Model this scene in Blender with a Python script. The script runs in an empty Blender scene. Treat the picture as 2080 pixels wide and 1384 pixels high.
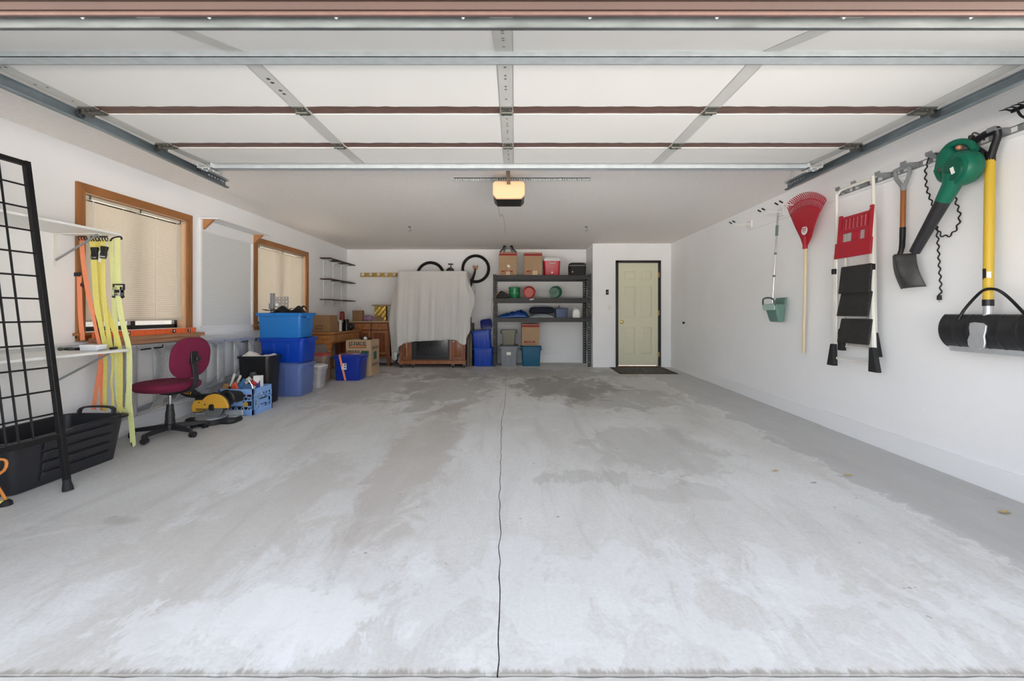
import bpy, bmesh, math, random
from mathutils import Vector, Matrix
R = math.radians
PI = math.pi
random.seed(7)
scn = bpy.context.scene
COL = scn.collection
# ------------------------------------------------------------------ camera
F, CX, CY, CH = 862.0, 1045.0, 637.0, 1.06
cam_d = bpy.data.cameras.new('camera')
cam_d.sensor_width = 36.0
cam_d.lens = F / 2080 * 36
cam_d.shift_x = -5 / 2080
cam_d.shift_y = -55 / 2080
cam_d.clip_start = 0.05
cam = bpy.data.objects.new('camera', cam_d)
COL.objects.link(cam)
cam.location = (0, 0, CH)
cam.rotation_euler = (R(90), 0, 0)
scn.camera = cam
# ------------------------------------------------------------------ world, sun, exposure
wd = bpy.data.worlds.new('world'); scn.world = wd; wd.use_nodes = True
bg = wd.node_tree.nodes['Background']
sky = wd.node_tree.nodes.new('ShaderNodeTexSky'); sky.sky_type = 'NISHITA'; sky.sun_disc = False
sky.sun_elevation = R(34); sky.sun_rotation = R(14); sky.air_density = 1.0; sky.dust_density = 4.0; sky.ozone_density = 1.0
hs = wd.node_tree.nodes.new('ShaderNodeHueSaturation'); hs.inputs['Saturation'].default_value = .34
wd.node_tree.links.new(sky.outputs[0], hs.inputs['Color']); wd.node_tree.links.new(hs.outputs[0], bg.inputs[0])
bg.inputs[1].default_value = 0.40
scn.view_settings.view_transform = 'Standard'
scn.view_settings.look = 'None'
scn.view_settings.gamma = 1
scn.view_settings.use_curve_mapping = False
scn.view_settings.exposure = 1.44
sd = bpy.data.lights.new('sun', 'SUN'); sd.energy = 36.0; sd.angle = R(1.0); sd.color = (1, .95, .9)
so = bpy.data.objects.new('sun', sd); COL.objects.link(so); so.rotation_euler = (R(-56), 0, R(-14))
scn.cycles.max_bounces = 12
scn.cycles.diffuse_bounces = 8
scn.cycles.transmission_bounces = 8
scn.cycles.use_denoising = True
scn.cycles.sample_clamp_indirect = 6

# ------------------------------------------------------------------ helpers
def W(px, py, d): return Vector(((px - CX) / F * d, d, CH - (py - CY) / F * d))
def PX(px, py, x):                       # the point seen at px,py on a plane x = const
    d = F * x / (px - CX)
    return Vector((x, d, CH - (py - CY) / F * d))
def FZ(y): return -0.0145 * max(0, 8.4 - y)
def s2l(c): return tuple((v / 12.92 if v <= .04045 else ((v + .055) / 1.055) ** 2.4) for v in c)
def H(h):
    h = h.lstrip('#'); return s2l([int(h[i:i + 2], 16) / 255 for i in (0, 2, 4)])
_m = {}
def mat(name, col, rough=.5, metal=0, vary=0, scale=8, bump=0, bscale=60, stretch=(1, 1, 1), col2=None, trans=0, spec=.5, emit=0, alpha=1, detail=6, coat=0):
    if name in _m: return _m[name]
    m = bpy.data.materials.new(name); m.use_nodes = True
    nt = m.node_tree; b = nt.nodes['Principled BSDF']
    c = H(col) if isinstance(col, str) else col
    b.inputs['Base Color'].default_value = (*c, 1)
    b.inputs['Roughness'].default_value = rough
    b.inputs['Metallic'].default_value = metal
    b.inputs['Specular IOR Level'].default_value = spec
    b.inputs['Transmission Weight'].default_value = trans
    b.inputs['Alpha'].default_value = alpha
    b.inputs['Coat Weight'].default_value = coat
    if emit:
        b.inputs['Emission Color'].default_value = (*c, 1); b.inputs['Emission Strength'].default_value = emit
    if vary or bump or col2:
        tc = nt.nodes.new('ShaderNodeTexCoord'); mp = nt.nodes.new('ShaderNodeMapping')
        nt.links.new(tc.outputs['Object'], mp.inputs[0]); mp.inputs['Scale'].default_value = stretch
    if vary or col2:
        n = nt.nodes.new('ShaderNodeTexNoise'); n.inputs['Scale'].default_value = scale; n.inputs['Detail'].default_value = detail
        nt.links.new(mp.outputs[0], n.inputs['Vector'])
        r = nt.nodes.new('ShaderNodeValToRGB'); e = r.color_ramp.elements
        e[0].position = .3; e[1].position = .7
        if col2:
            c2 = H(col2); e[0].color = (*c2, 1); e[1].color = (*c, 1)
        else:
            e[0].color = (*[v * (1 - vary) for v in c], 1); e[1].color = (*[min(1, v * (1 + vary)) for v in c], 1)
        nt.links.new(n.outputs['Fac'], r.inputs[0]); nt.links.new(r.outputs[0], b.inputs['Base Color'])
    if bump:
        n2 = nt.nodes.new('ShaderNodeTexNoise'); n2.inputs['Scale'].default_value = bscale; n2.inputs['Detail'].default_value = 4
        nt.links.new(mp.outputs[0], n2.inputs['Vector'])
        bp = nt.nodes.new('ShaderNodeBump'); bp.inputs['Strength'].default_value = bump; bp.inputs['Distance'].default_value = .004
        nt.links.new(n2.outputs['Fac'], bp.inputs['Height']); nt.links.new(bp.outputs[0], b.inputs['Normal'])
    _m[name] = m
    return m

def frame(p0, p1):
    z = (Vector(p1) - Vector(p0)).normalized()
    a = Vector((0, 0, 1)) if abs(z.z) < .95 else Vector((1, 0, 0))
    x = a.cross(z).normalized(); y = z.cross(x)
    return x, y, z

class MB:
    def __init__(s): s.v = []; s.f = []
    def add(s, vs, fs):
        o = len(s.v); s.v += [Vector(v) for v in vs]; s.f += [[i + o for i in f] for f in fs]; return s
    def box(s, x0, x1, y0, y1, z0, z1):
        x0, x1 = sorted((x0, x1)); y0, y1 = sorted((y0, y1)); z0, z1 = sorted((z0, z1))
        return s.add([(x0,y0,z0),(x1,y0,z0),(x1,y1,z0),(x0,y1,z0),(x0,y0,z1),(x1,y0,z1),(x1,y1,z1),(x0,y1,z1)],
                     [(0,3,2,1),(4,5,6,7),(0,1,5,4),(1,2,6,5),(2,3,7,6),(3,0,4,7)])
    def hexa(s, b, t):                   # two quads
        return s.add(list(b) + list(t), [(0,3,2,1),(4,5,6,7),(0,1,5,4),(1,2,6,5),(2,3,7,6),(3,0,4,7)])
    def bar(s, p0, p1, w, h, up=(0,0,1)):   # rectangular bar, w across, h along up
        p0, p1 = Vector(p0), Vector(p1); z = (p1 - p0).normalized(); up = Vector(up)
        x = up.cross(z)
        if x.length < 1e-4: x = Vector((1,0,0)).cross(z)
        x.normalize(); y = z.cross(x).normalized()
        q = [(-w/2,-h/2),(w/2,-h/2),(w/2,h/2),(-w/2,h/2)]
        return s.hexa([p0 + x*a + y*b for a, b in q], [p1 + x*a + y*b for a, b in q])
    def cyl(s, p0, p1, r0, r1=None, n=16, caps=True):
        r1 = r0 if r1 is None else r1
        x, y, z = frame(p0, p1); p0, p1 = Vector(p0), Vector(p1)
        vs = []
        for p, r in ((p0, r0), (p1, r1)):
            for i in range(n):
                a = 2*PI*i/n; vs.append(p + x*math.cos(a)*r + y*math.sin(a)*r)
        fs = [(i, (i+1)%n, n+(i+1)%n, n+i) for i in range(n)]
        if caps: fs += [tuple(range(n-1,-1,-1)), tuple(range(n, 2*n))]
        return s.add(vs, fs)
    def tube(s, pts, r, n=8, closed=False):
        pts = [Vector(p) for p in pts]; k = len(pts); rs = r if isinstance(r, (list, tuple)) else [r]*k
        T = []
        for i in range(k):
            a = pts[i-1] if (i > 0 or closed) else pts[i]; b = pts[(i+1) % k] if (i < k-1 or closed) else pts[i]
            t = (b - a); T.append(t.normalized() if t.length > 1e-9 else Vector((0,0,1)))
        ref = Vector((0,0,1)) if abs(T[0].z) < .9 else Vector((1,0,0))
        x = (ref - T[0]*ref.dot(T[0])).normalized(); vs = []
        for i in range(k):
            x = x - T[i]*x.dot(T[i])
            if x.length < 1e-6: x = T[i].orthogonal()
            x.normalize(); y = T[i].cross(x)
            for j in range(n):
                a = 2*PI*j/n; vs.append(pts[i] + (x*math.cos(a) + y*math.sin(a))*rs[i])
        fs = []
        for i in range(k if closed else k-1):
            for j in range(n):
                a, b = i*n, ((i+1) % k)*n
                fs.append((a+j, a+(j+1)%n, b+(j+1)%n, b+j))
        if not closed: fs += [tuple(range(n-1,-1,-1)), tuple(range((k-1)*n, k*n))]
        return s.add(vs, fs)
    def lathe(s, prof, c=(0,0,0), axis=(0,0,1), n=24, cap=True):   # prof [(r, h)]
        c = Vector(c); ax = Vector(axis).normalized(); x, y, z = frame(c, c+ax); vs = []
        for r, h in prof:
            for i in range(n):
                a = 2*PI*i/n; vs.append(c + z*h + (x*math.cos(a) + y*math.sin(a))*r)
        fs = [(k*n+i, k*n+(i+1)%n, (k+1)*n+(i+1)%n, (k+1)*n+i) for k in range(len(prof)-1) for i in range(n)]
        if cap: fs += [tuple(range(n-1,-1,-1)), tuple(range((len(prof)-1)*n, len(prof)*n))]
        return s.add(vs, fs)
    def prism(s, poly, vec):             # closed 3d polygon pushed along vec
        poly = [Vector(p) for p in poly]; vec = Vector(vec); n = len(poly)
        return s.add(poly + [p + vec for p in poly], [tuple(range(n-1,-1,-1)), tuple(range(n, 2*n))] + [(i,(i+1)%n,n+(i+1)%n,n+i) for i in range(n)])
    def rr(s, secs, c=(0,0,0), n=4, cap0=True, cap1=True):   # rounded-rectangle loft: secs [(z, w, d, r)] (+dx,dy)
        vs = []; c = Vector(c); m = 4*(n+1)
        for q in secs:
            z, w, d, r = q[:4]; ox, oy = (q[4], q[5]) if len(q) > 4 else (0, 0)
            for k, (sx, sy) in enumerate(((1,1),(-1,1),(-1,-1),(1,-1))):
                for i in range(n+1):
                    a = PI/2*k + PI/2*i/n
                    vs.append(c + Vector((sx*(w/2-r) + math.cos(a)*r + ox, sy*(d/2-r) + math.sin(a)*r + oy, z)))
        fs = [(k*m+i, k*m+(i+1)%m, (k+1)*m+(i+1)%m, (k+1)*m+i) for k in range(len(secs)-1) for i in range(m)]
        if cap0: fs.append(tuple(range(m-1,-1,-1)))
        if cap1: fs.append(tuple(range((len(secs)-1)*m, len(secs)*m)))
        return s.add(vs, fs)
    def sph(s, c, r, n=14, m=9, sc=(1,1,1)):
        c = Vector(c); vs = []; fs = []
        for i in range(1, m):
            t = PI*i/m
            for j in range(n):
                a = 2*PI*j/n; vs.append(c + Vector((math.sin(t)*math.cos(a)*r*sc[0], math.sin(t)*math.sin(a)*r*sc[1], math.cos(t)*r*sc[2])))
        vs += [c + Vector((0,0,r*sc[2])), c - Vector((0,0,r*sc[2]))]; T = len(vs)-2
        for i in range(m-2):
            for j in range(n): fs.append((i*n+j, (i+1)*n+j, (i+1)*n+(j+1)%n, i*n+(j+1)%n))
        for j in range(n):
            fs.append((T, j, (j+1)%n)); fs.append((T+1, (m-2)*n+(j+1)%n, (m-2)*n+j))
        return s.add(vs, fs)
    def grid(s, fn, nu, nv, closed_u=False):
        vs = [fn(i/(nu if closed_u else nu-1) if nu > 1 else 0, j/(nv-1)) for j in range(nv) for i in range(nu)]
        fs = [(j*nu+i, j*nu+(i+1)%nu, (j+1)*nu+(i+1)%nu, (j+1)*nu+i) for j in range(nv-1) for i in range(nu if closed_u else nu-1)]
        return s.add(vs, fs)
    def ribbon(s, pts, w, th=.002, side=(1,0,0)):
        pts = [Vector(p) for p in pts]; k = len(pts); vs = []
        for i in range(k):
            t = (pts[min(k-1,i+1)] - pts[max(0,i-1)]).normalized(); sd_ = Vector(side)
            sd_ = (sd_ - t*sd_.dot(t)).normalized(); nn = t.cross(sd_)
            wi = w[i] if isinstance(w, (list, tuple)) else w
            vs += [pts[i]-sd_*wi/2-nn*th/2, pts[i]+sd_*wi/2-nn*th/2, pts[i]+sd_*wi/2+nn*th/2, pts[i]-sd_*wi/2+nn*th/2]
        fs = [(i*4+j, i*4+(j+1)%4, i*4+4+(j+1)%4, i*4+4+j) for i in range(k-1) for j in range(4)] + [(3,2,1,0), (k*4-4,k*4-3,k*4-2,k*4-1)]
        return s.add(vs, fs)
    def xf(s, M):
        s.v = [M @ v for v in s.v]; return s

def smooth_pts(pts, n=6):                # catmull-rom
    pts = [Vector(p) for p in pts]; out = []
    for i in range(len(pts)-1):
        p0, p1, p2, p3 = pts[max(0,i-1)], pts[i], pts[i+1], pts[min(len(pts)-1,i+2)]
        for k in range(n):
            t = k/n
            out.append(.5*((2*p1) + (p2-p0)*t + (2*p0-5*p1+4*p2-p3)*t*t + (3*p1-p0-3*p2+p3)*t**3))
    return out + [pts[-1]]

def world_of(o):
    M = Matrix.LocRotScale(o.location, o.rotation_euler, o.scale)
    return (world_of(o.parent) @ M) if o.parent else M

def obj(name, mb, m, parent=None, bevel=0, smooth=True, local=False, loc=None, label=None, kind=None, solid=0, subd=0, seg=2):
    """links the builder's shape as ONE mesh object; coordinates are world ones unless local"""
    me = bpy.data.meshes.new(name)
    vs = [Vector(v) for v in mb.v]
    o = bpy.data.objects.new(name, me)
    if parent is not None:
        o.parent = parent
        if not local:
            Mi = world_of(parent).inverted(); vs = [Mi @ v for v in vs]
    org = None
    if loc == 'auto' or (parent is None and loc is None):
        xs = [v.x for v in vs]; ys = [v.y for v in vs]; zs = [v.z for v in vs]
        org = Vector(((min(xs)+max(xs))/2, (min(ys)+max(ys))/2, min(zs)))
    elif loc is not None: org = Vector(loc)
    if org is not None: vs = [v - org for v in vs]; o.location = org
    me.from_pydata(vs, [], mb.f); me.update()
    bm = bmesh.new(); bm.from_mesh(me); bmesh.ops.recalc_face_normals(bm, faces=bm.faces); bm.to_mesh(me); bm.free()
    me.materials.append(m)
    if smooth:
        me.polygons.foreach_set('use_smooth', [True]*len(me.polygons))
        try: me.set_sharp_from_angle(angle=R(35))
        except Exception: pass
    COL.objects.link(o)
    if solid:
        md = o.modifiers.new('solid', 'SOLIDIFY'); md.thickness = solid; md.offset = 0
    if subd:
        md = o.modifiers.new('sub', 'SUBSURF'); md.levels = subd; md.render_levels = subd
    if bevel:
        md = o.modifiers.new('bevel', 'BEVEL'); md.width = bevel; md.segments = seg; md.limit_method = 'ANGLE'; md.angle_limit = R(40)
    if label: o['label'] = label
    if kind: o['kind'] = kind
    return o
def thing(name, label, cat, loc=(0,0,0), rotz=0, group=None, rot=None):
    o = bpy.data.objects.new(name, None); COL.objects.link(o); o.empty_display_size = .1
    o.location = loc; o.rotation_euler = rot if rot else (0,0,rotz)
    o['label'] = label; o['category'] = cat
    if group: o['group'] = group
    return o
def tag(o, label, cat, group=None, kind=None):
    o['label'] = label; o['category'] = cat
    if group: o['group'] = group
    if kind: o['kind'] = kind
    return o
def struct(name, mb, m, parent=None, **k):
    o = obj(name, mb, m, parent, **k)
    if parent is None: o['kind'] = 'structure'
    return o
def sempty(name, loc):
    o = bpy.data.objects.new(name, None); COL.objects.link(o); o.location = loc; o['kind'] = 'structure'; return o
def like(src, name, parent, loc, rot=None, scale=None):    # shares the mesh of src
    c = src.copy(); c.name = name; COL.objects.link(c); c.parent = parent; c.location = loc
    if rot is not None: c.rotation_euler = rot
    if scale is not None: c.scale = scale
    return c
def dup(root, loc, rotz=None, label=None, mats=None, scale=None):
    r = root.copy(); COL.objects.link(r); r.location = loc
    if rotz is not None: r.rotation_euler = (0,0,rotz)
    if label: r['label'] = label
    if scale: r.scale = scale
    def rec(a, b):
        for ch in list(a.children):
            c = ch.copy(); c.data = ch.data.copy() if (mats and ch.data) else ch.data
            COL.objects.link(c); c.parent = b
            if mats and ch.data and ch.data.materials and ch.data.materials[0] in mats: c.data.materials[0] = mats[ch.data.materials[0]]
            rec(ch, c)
    rec(root, r); return r
def lettering(text, size, m, parent, loc, rot, name='lettering', ext=.0006, align='CENTER', sx=1, bold=0):
    """flat print; rot is the world rotation of the text plane; loc in world"""
    cu = bpy.data.curves.new(name, 'FONT'); cu.body = text; cu.size = size; cu.extrude = ext; cu.align_x = align; cu.align_y = 'CENTER'; cu.offset = bold
    cu.materials.append(m); o = bpy.data.objects.new(name, cu); COL.objects.link(o)
    M = Matrix.LocRotScale(Vector(loc), rot.to_quaternion() if isinstance(rot, Matrix) else __import__('mathutils').Euler(rot).to_quaternion(), Vector((sx,1,1)))
    if parent is not None:
        o.parent = parent; M = world_of(parent).inverted() @ M
    l, q, s = M.decompose(); o.location = l; o.rotation_mode = 'QUATERNION'; o.rotation_quaternion = q; o.scale = s
    me = bpy.data.meshes.new_from_object(o); o2 = bpy.data.objects.new(name, me); COL.objects.link(o2); o2.parent = parent
    o2.location = l; o2.rotation_mode = 'QUATERNION'; o2.rotation_quaternion = q; o2.scale = s
    bpy.data.objects.remove(o); bpy.data.curves.remove(cu)
    return o2
FRONT = (R(90), 0, 0)                    # print that faces the door opening (-y)
# ------------------------------------------------------------------ materials
WALL = mat('wall_paint', '#eeeff1', .75, vary=.02, scale=1.5, bump=.25, bscale=90)
CEIL = mat('ceiling_texture', '#f2eeea', .9, vary=.03, scale=30, bump=.9, bscale=70)
TRIMW = mat('white_trim', '#ebecee', .5)
WHITE = mat('white_paint', '#e8e8e6', .4)
GALV = mat('galvanised_steel', '#c3c7c9', .5, .2, vary=.12, scale=25)
GALV2 = mat('painted_steel', '#bcbcb8', .5, .1, vary=.03, scale=12)
TRACK = mat('track_steel', '#87939a', .42, .6, vary=.12, scale=10)
DARKST = mat('dark_hardware', '#5d5d57', .45, .5)
BROWN = mat('brown_door_steel', '#5f4740', .5, 0, vary=.1, scale=20)
BROWN2 = mat('brown_trim', '#46312b', .55, 0, vary=.12, scale=8, stretch=(.2, 1, 1))
FOAM = mat('insulation_foam', '#d6d5d2', .85, vary=.015, scale=2)
BLACK = mat('black_plastic', '#17171a', .42, vary=.1)
BLACKM = mat('black_metal', '#141416', .38, .2)
RUBBER = mat('black_rubber', '#1d1d1f', .7)
CHROME = mat('chrome', '#d0d0d0', .15, 1)
ALU = mat('aluminium', '#c6c9cc', .38, .55, vary=.06, scale=20)
ORANGEW = mat('oak_casing', '#a8713f', .5, 0, col2='#8c5a2e', scale=5, stretch=(9, .6, .6), bump=.1, bscale=40)
ORANGEV = mat('oak_casing_upright', '#a8713f', .5, 0, col2='#8c5a2e', scale=5, stretch=(9, 9, .6), bump=.1, bscale=40)
PINEM = mat('honey_pine', '#a0602c', .4, 0, col2='#7c4520', scale=6, stretch=(4, 4, .7), coat=.2)
PINEH = mat('honey_pine_top', '#b27a44', .35, 0, col2='#8e5727', scale=6, stretch=(.7, 4, 4), coat=.2)
CHERRY = mat('cherry_wood', '#93552f', .4, 0, col2='#6f3c20', scale=6, stretch=(5, 5, .8), coat=.2)
DKWOOD = mat('dark_board', '#4a3a2e', .6, 0, col2='#33281f', scale=6, stretch=(6, 1, .6))
WEATH = mat('weathered_board', '#6e6458', .75, 0, col2='#4f473e', scale=7, stretch=(7, 7, .5))
LUMBER = mat('pine_lumber', '#b98d6c', .65, 0, col2='#9a6a4c', scale=6, stretch=(8, .5, 8))
CARD = mat('cardboard', '#a68a6c', .8, 0, vary=.05, scale=5)
CARD2 = mat('brown_cardboard', '#8a6a4a', .8, 0, vary=.06, scale=5)
CARDL = mat('light_cardboard', '#b59b7c', .8, 0, vary=.05, scale=5)
REDINK = mat('red_print', '#8e1c20', .7)
BLKINK = mat('black_print', '#1c1c1c', .7)
WHINK = mat('white_print', '#e9e9e6', .6)
ORINK = mat('orange_print', '#c9753a', .7)
GRINK = mat('green_print', '#2f5c46', .7)

# floor material: poured concrete with wear, tyre stains and a pale scrubbed patch (all fixed to the slab)
def concrete():
    m = bpy.data.materials.new('poured_concrete'); m.use_nodes = True; nt = m.node_tree; N = nt.nodes; L = nt.links
    b = N['Principled BSDF']; b.inputs['Roughness'].default_value = .62; b.inputs['Specular IOR Level'].default_value = .35
    g = N.new('ShaderNodeNewGeometry')
    def noise(scale, stretch, detail=8, rough=.6, dist=0):
        mp = N.new('ShaderNodeMapping'); mp.inputs['Scale'].default_value = stretch; L.new(g.outputs['Position'], mp.inputs[0])
        n = N.new('ShaderNodeTexNoise'); n.inputs['Scale'].default_value = scale; n.inputs['Detail'].default_value = detail
        n.inputs['Roughness'].default_value = rough; n.inputs['Distortion'].default_value = dist
        L.new(mp.outputs[0], n.inputs['Vector']); return n.outputs['Fac']
    def ramp(src, a, bb, ca=0., cb=1.):
        r = N.new('ShaderNodeMapRange'); r.inputs[1].default_value = a; r.inputs[2].default_value = bb; r.inputs[3].default_value = ca; r.inputs[4].default_value = cb
        r.interpolation_type = 'SMOOTHSTEP'; L.new(src, r.inputs[0]); return r.outputs[0]
    def mix(fac, a, bb, mode='MIX'):
        x = N.new('ShaderNodeMix'); x.data_type = 'RGBA'; x.blend_type = mode
        for s_, v in ((0, fac), (6, a), (7, bb)):
            if isinstance(v, (int, float)): x.inputs[s_].default_value = v
            elif isinstance(v, tuple): x.inputs[s_].default_value = (*v, 1)
            else: L.new(v, x.inputs[s_])
        return x.outputs[2]
    def mul(a, bb):
        x = N.new('ShaderNodeMath'); x.operation = 'MULTIPLY'
        for i, v in enumerate((a, bb)):
            if isinstance(v, (int, float)): x.inputs[i].default_value = v
            else: L.new(v, x.inputs[i])
        return x.outputs[0]
    def blob(cx, cy, rx, ry, amt=.35, edge=.5):   # soft ellipse broken up by noise
        sp = N.new('ShaderNodeSeparateXYZ'); L.new(g.outputs['Position'], sp.inputs[0])
        def lin(o, c, r):
            a = N.new('ShaderNodeMath'); a.operation = 'SUBTRACT'; L.new(o, a.inputs[0]); a.inputs[1].default_value = c
            c_ = N.new('ShaderNodeMath'); c_.operation = 'DIVIDE'; L.new(a.outputs[0], c_.inputs[0]); c_.inputs[1].default_value = r
            p = N.new('ShaderNodeMath'); p.operation = 'POWER'; L.new(c_.outputs[0], p.inputs[0]); p.inputs[1].default_value = 2; return p.outputs[0]
        s_ = N.new('ShaderNodeMath'); s_.operation = 'ADD'; L.new(lin(sp.outputs[0], cx, rx), s_.inputs[0]); L.new(lin(sp.outputs[1], cy, ry), s_.inputs[1])
        s2 = N.new('ShaderNodeMath'); s2.operation = 'ADD'; L.new(s_.outputs[0], s2.inputs[0]); L.new(ramp(brk, .3, .7, -edge, edge), s2.inputs[1])
        return ramp(s2.outputs[0], 1.1, .35, 0, amt)
    brk = noise(3.2, (1.2, .8, 1), 10, .7, .6)
    col = mix(ramp(noise(.9, (1.3, .6, 1), 8, .62, .5), .35, .68), H('#cccbc8'), H('#dcdddc'))
    col = mix(mul(ramp(noise(2.2, (2.6, .35, 1), 9, .65, .8), .48, .72), .45), col, H('#b9b7b2'))      # tyre-wise streaks
    col = mix(mul(ramp(noise(1.6, (1, 1, 1), 9, .7, 1.2), .55, .7), .5), col, H('#e6e7e8'))
    col = mix(mul(ramp(noise(7, (1, 1, 1), 8, .75, .4), .62, .75), .3), col, H('#a5a39d'))
    col = mix(mul(ramp(noise(60, (1, 1, 1), 3, .6), .35, .7), .12), col, H('#6f6d68'))
    col = mix(mul(ramp(noise(17, (1, 1, 1), 2, .5), .74, .79), .6), col, H('#5a544c'))             # small oil drops
    # darker traffic and tyre stains towards the back, brownish lane left of the joint
    for a in ((.75, 6.3, .85, .9, .62), (1.35, 5.6, .8, .9, .42), (-.95, 6.2, .7, 1.6, .42), (.0, 7.6, 2.6, .7, .4), (-2.2, 6.3, 1.0, 1.3, .3)):
        col = mix(blob(*a, .8), col, H('#7a766e'))
    col = mix(blob(-.75, 3.6, .32, 1.7, .45, .6), col, H('#a79d93'))
    col = mix(blob(-1.5, 2.3, .5, 1.2, .35, .7), col, H('#ada69b'))
    col = mix(blob(.62, 2.95, .5, .12, .35, 2.0), col, H('#9b9b96'))
    col = mix(blob(1.05, 2.75, .3, .12, .25, 2.0), col, H('#a19f9a'))
    col = mix(blob(1.2, 3.6, .6, .7, .35, .8), col, H('#9d9c97'))
    sx_ = N.new('ShaderNodeSeparateXYZ'); L.new(g.outputs['Position'], sx_.inputs[0])
    wob = N.new('ShaderNodeMath'); wob.operation = 'ADD'; L.new(sx_.outputs[0], wob.inputs[0]); L.new(ramp(brk, .3, .7, -.12, .12), wob.inputs[1])
    col = mix(mul(ramp(wob.outputs[0], 2.28, 2.36), .6), col, H('#b4b4b5'))
    edge = N.new('ShaderNodeMath'); edge.operation = 'COMPARE'; L.new(wob.outputs[0], edge.inputs[0]); edge.inputs[1].default_value = 2.28; edge.inputs[2].default_value = .02
    col = mix(mul(edge.outputs[0], .35), col, H('#e8e8e6'))
    col = mix(blob(-3.4, 2.4, .36, 1.3, .5, .1), col, H('#e3e3e1'))
    col = mix(blob(-.98, 1.60, .5, .17, .42, 1.6), col, H('#e9eaec'))
    col = mix(blob(.5, 1.75, 1.5, .3, .3, 2.0), col, H('#e6e8ea'))
    col = mix(blob(-2.2, 2.35, .12, .07, .45, .6), col, H('#a09e96'))
    yb_s = N.new('ShaderNodeMath'); yb_s.operation = 'ADD'; L.new(sx_.outputs[1], yb_s.inputs[0]); L.new(ramp(noise(30, (1, .3, 1), 4, .7), .3, .7, -.012, .012), yb_s.inputs[1])
    col = mix(mul(ramp(yb_s.outputs[0], 1.39, 1.366), .6), col, H('#7d7263'))
    L.new(col, b.inputs['Base Color'])
    bp = N.new('ShaderNodeBump'); bp.inputs['Strength'].default_value = .18; bp.inputs['Distance'].default_value = .004
    L.new(noise(40, (1, 1, 1), 6, .7), bp.inputs['Height']); L.new(bp.outputs[0], b.inputs['Normal'])
    L.new(ramp(brk, .3, .7, .5, .72), b.inputs['Roughness'])
    return m
CONC = concrete()

# ------------------------------------------------------------------ floor: four slabs with open joints
CRK = [(8.9, -.15), (8.38, -.146), (6.2, -.125), (5.0, -.12), (4.4, -.135), (3.5, -.11), (3.0, -.1), (2.6, -.092), (2.2, -.072), (2.05, -.075), (1.85, -.063), (1.7, -.06), (1.55, -.056), (1.345, -.056)]
def crk(y):
    for (a, xa), (b_, xb) in zip(CRK, CRK[1:]):
        if b_ <= y <= a: return xa + (xb-xa)*(a-y)/(a-b_) + .0035*math.sin(y*23)+.002*math.sin(y*71)
    return CRK[0][1] if y > 5 else CRK[-1][1]
fl = sempty('floor', (0, 1.35, 0))
def slab(x0, x1, y0, y1, edge=None):
    ys = [y0 + (y1-y0)*i/60 for i in range(61)]
    rows = []
    for y in ys:
        a = x0 if x0 is not None else crk(y) + .0022 + .0006*math.sin(y*130)
        b_ = x1 if x1 is not None else crk(y) - .0022
        yy = y + (0)
        rows.append(((a, yy, FZ(yy)), (b_, yy, FZ(yy))))
    mb = MB(); vs = []
    for a, b_ in rows: vs += [a, b_, (b_[0], b_[1], b_[2]-.1), (a[0], a[1], a[2]-.1)]
    fs = [(i*4+j, i*4+(j+1)%4, i*4+4+(j+1)%4, i*4+4+j) for i in range(60) for j in range(4)] + [(0,1,2,3), (240,241,242,243)]
    mb.add(vs, fs); return obj('slab', mb, CONC, fl, smooth=False)
YJ = 5.02
slab(-3.75, None, 1.366, YJ-.0015); slab(None, 3.25, 1.366, YJ-.0015)
slab(-3.75, None, YJ+.0015, 9.3); slab(None, 3.25, YJ+.0015, 9.3)
struct('trim_1', MB().hexa([(-3.75,1.3,-.2),(3.25,1.3,-.2),(3.25,9.3,-.14),(-3.75,9.3,-.14)], [(-3.75,1.3,-.15),(3.25,1.3,-.15),(3.25,9.3,-.06),(-3.75,9.3,-.06)]), mat('sub_base', '#2c2925', .9))
# threshold lip and driveway
mb = MB(); rnd = random.Random(3)
xs = [-4 + 8*i/160 for i in range(161)]
top = [(x, 1.359 + rnd.uniform(-.003, .003), FZ(1.34)-.004) for x in xs]
vs = []
for p in top: vs += [p, (p[0], -.2, -.14), (p[0], -.2, -.3), (p[0], p[1], -.3)]
mb.add(vs, [(i*4+j, i*4+(j+1)%4, i*4+4+(j+1)%4, i*4+4+j) for i in range(160) for j in range(4)])
struct('driveway_apron', mb, mat('driveway_concrete', '#c6c4c0', .8, vary=.08, scale=9, bump=.5, bscale=80), smooth=False)
struct('driveway', MB().box(-14, 14, -22, -.2, -.3, -.14), mat('driveway_bounce', '#cdcac4', .8, vary=.06, scale=3))  # unseen expanse, sized and brightened to bounce sunlight into the garage
struct('ground', MB().box(-60, 60, -60, 40, -.6, -.32), mat('neutral_bounce_ground', '#8d877b', .9, vary=.2, scale=2))  # unseen ground, coloured neutral so its bounced light leaves the blinds untinted

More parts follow.
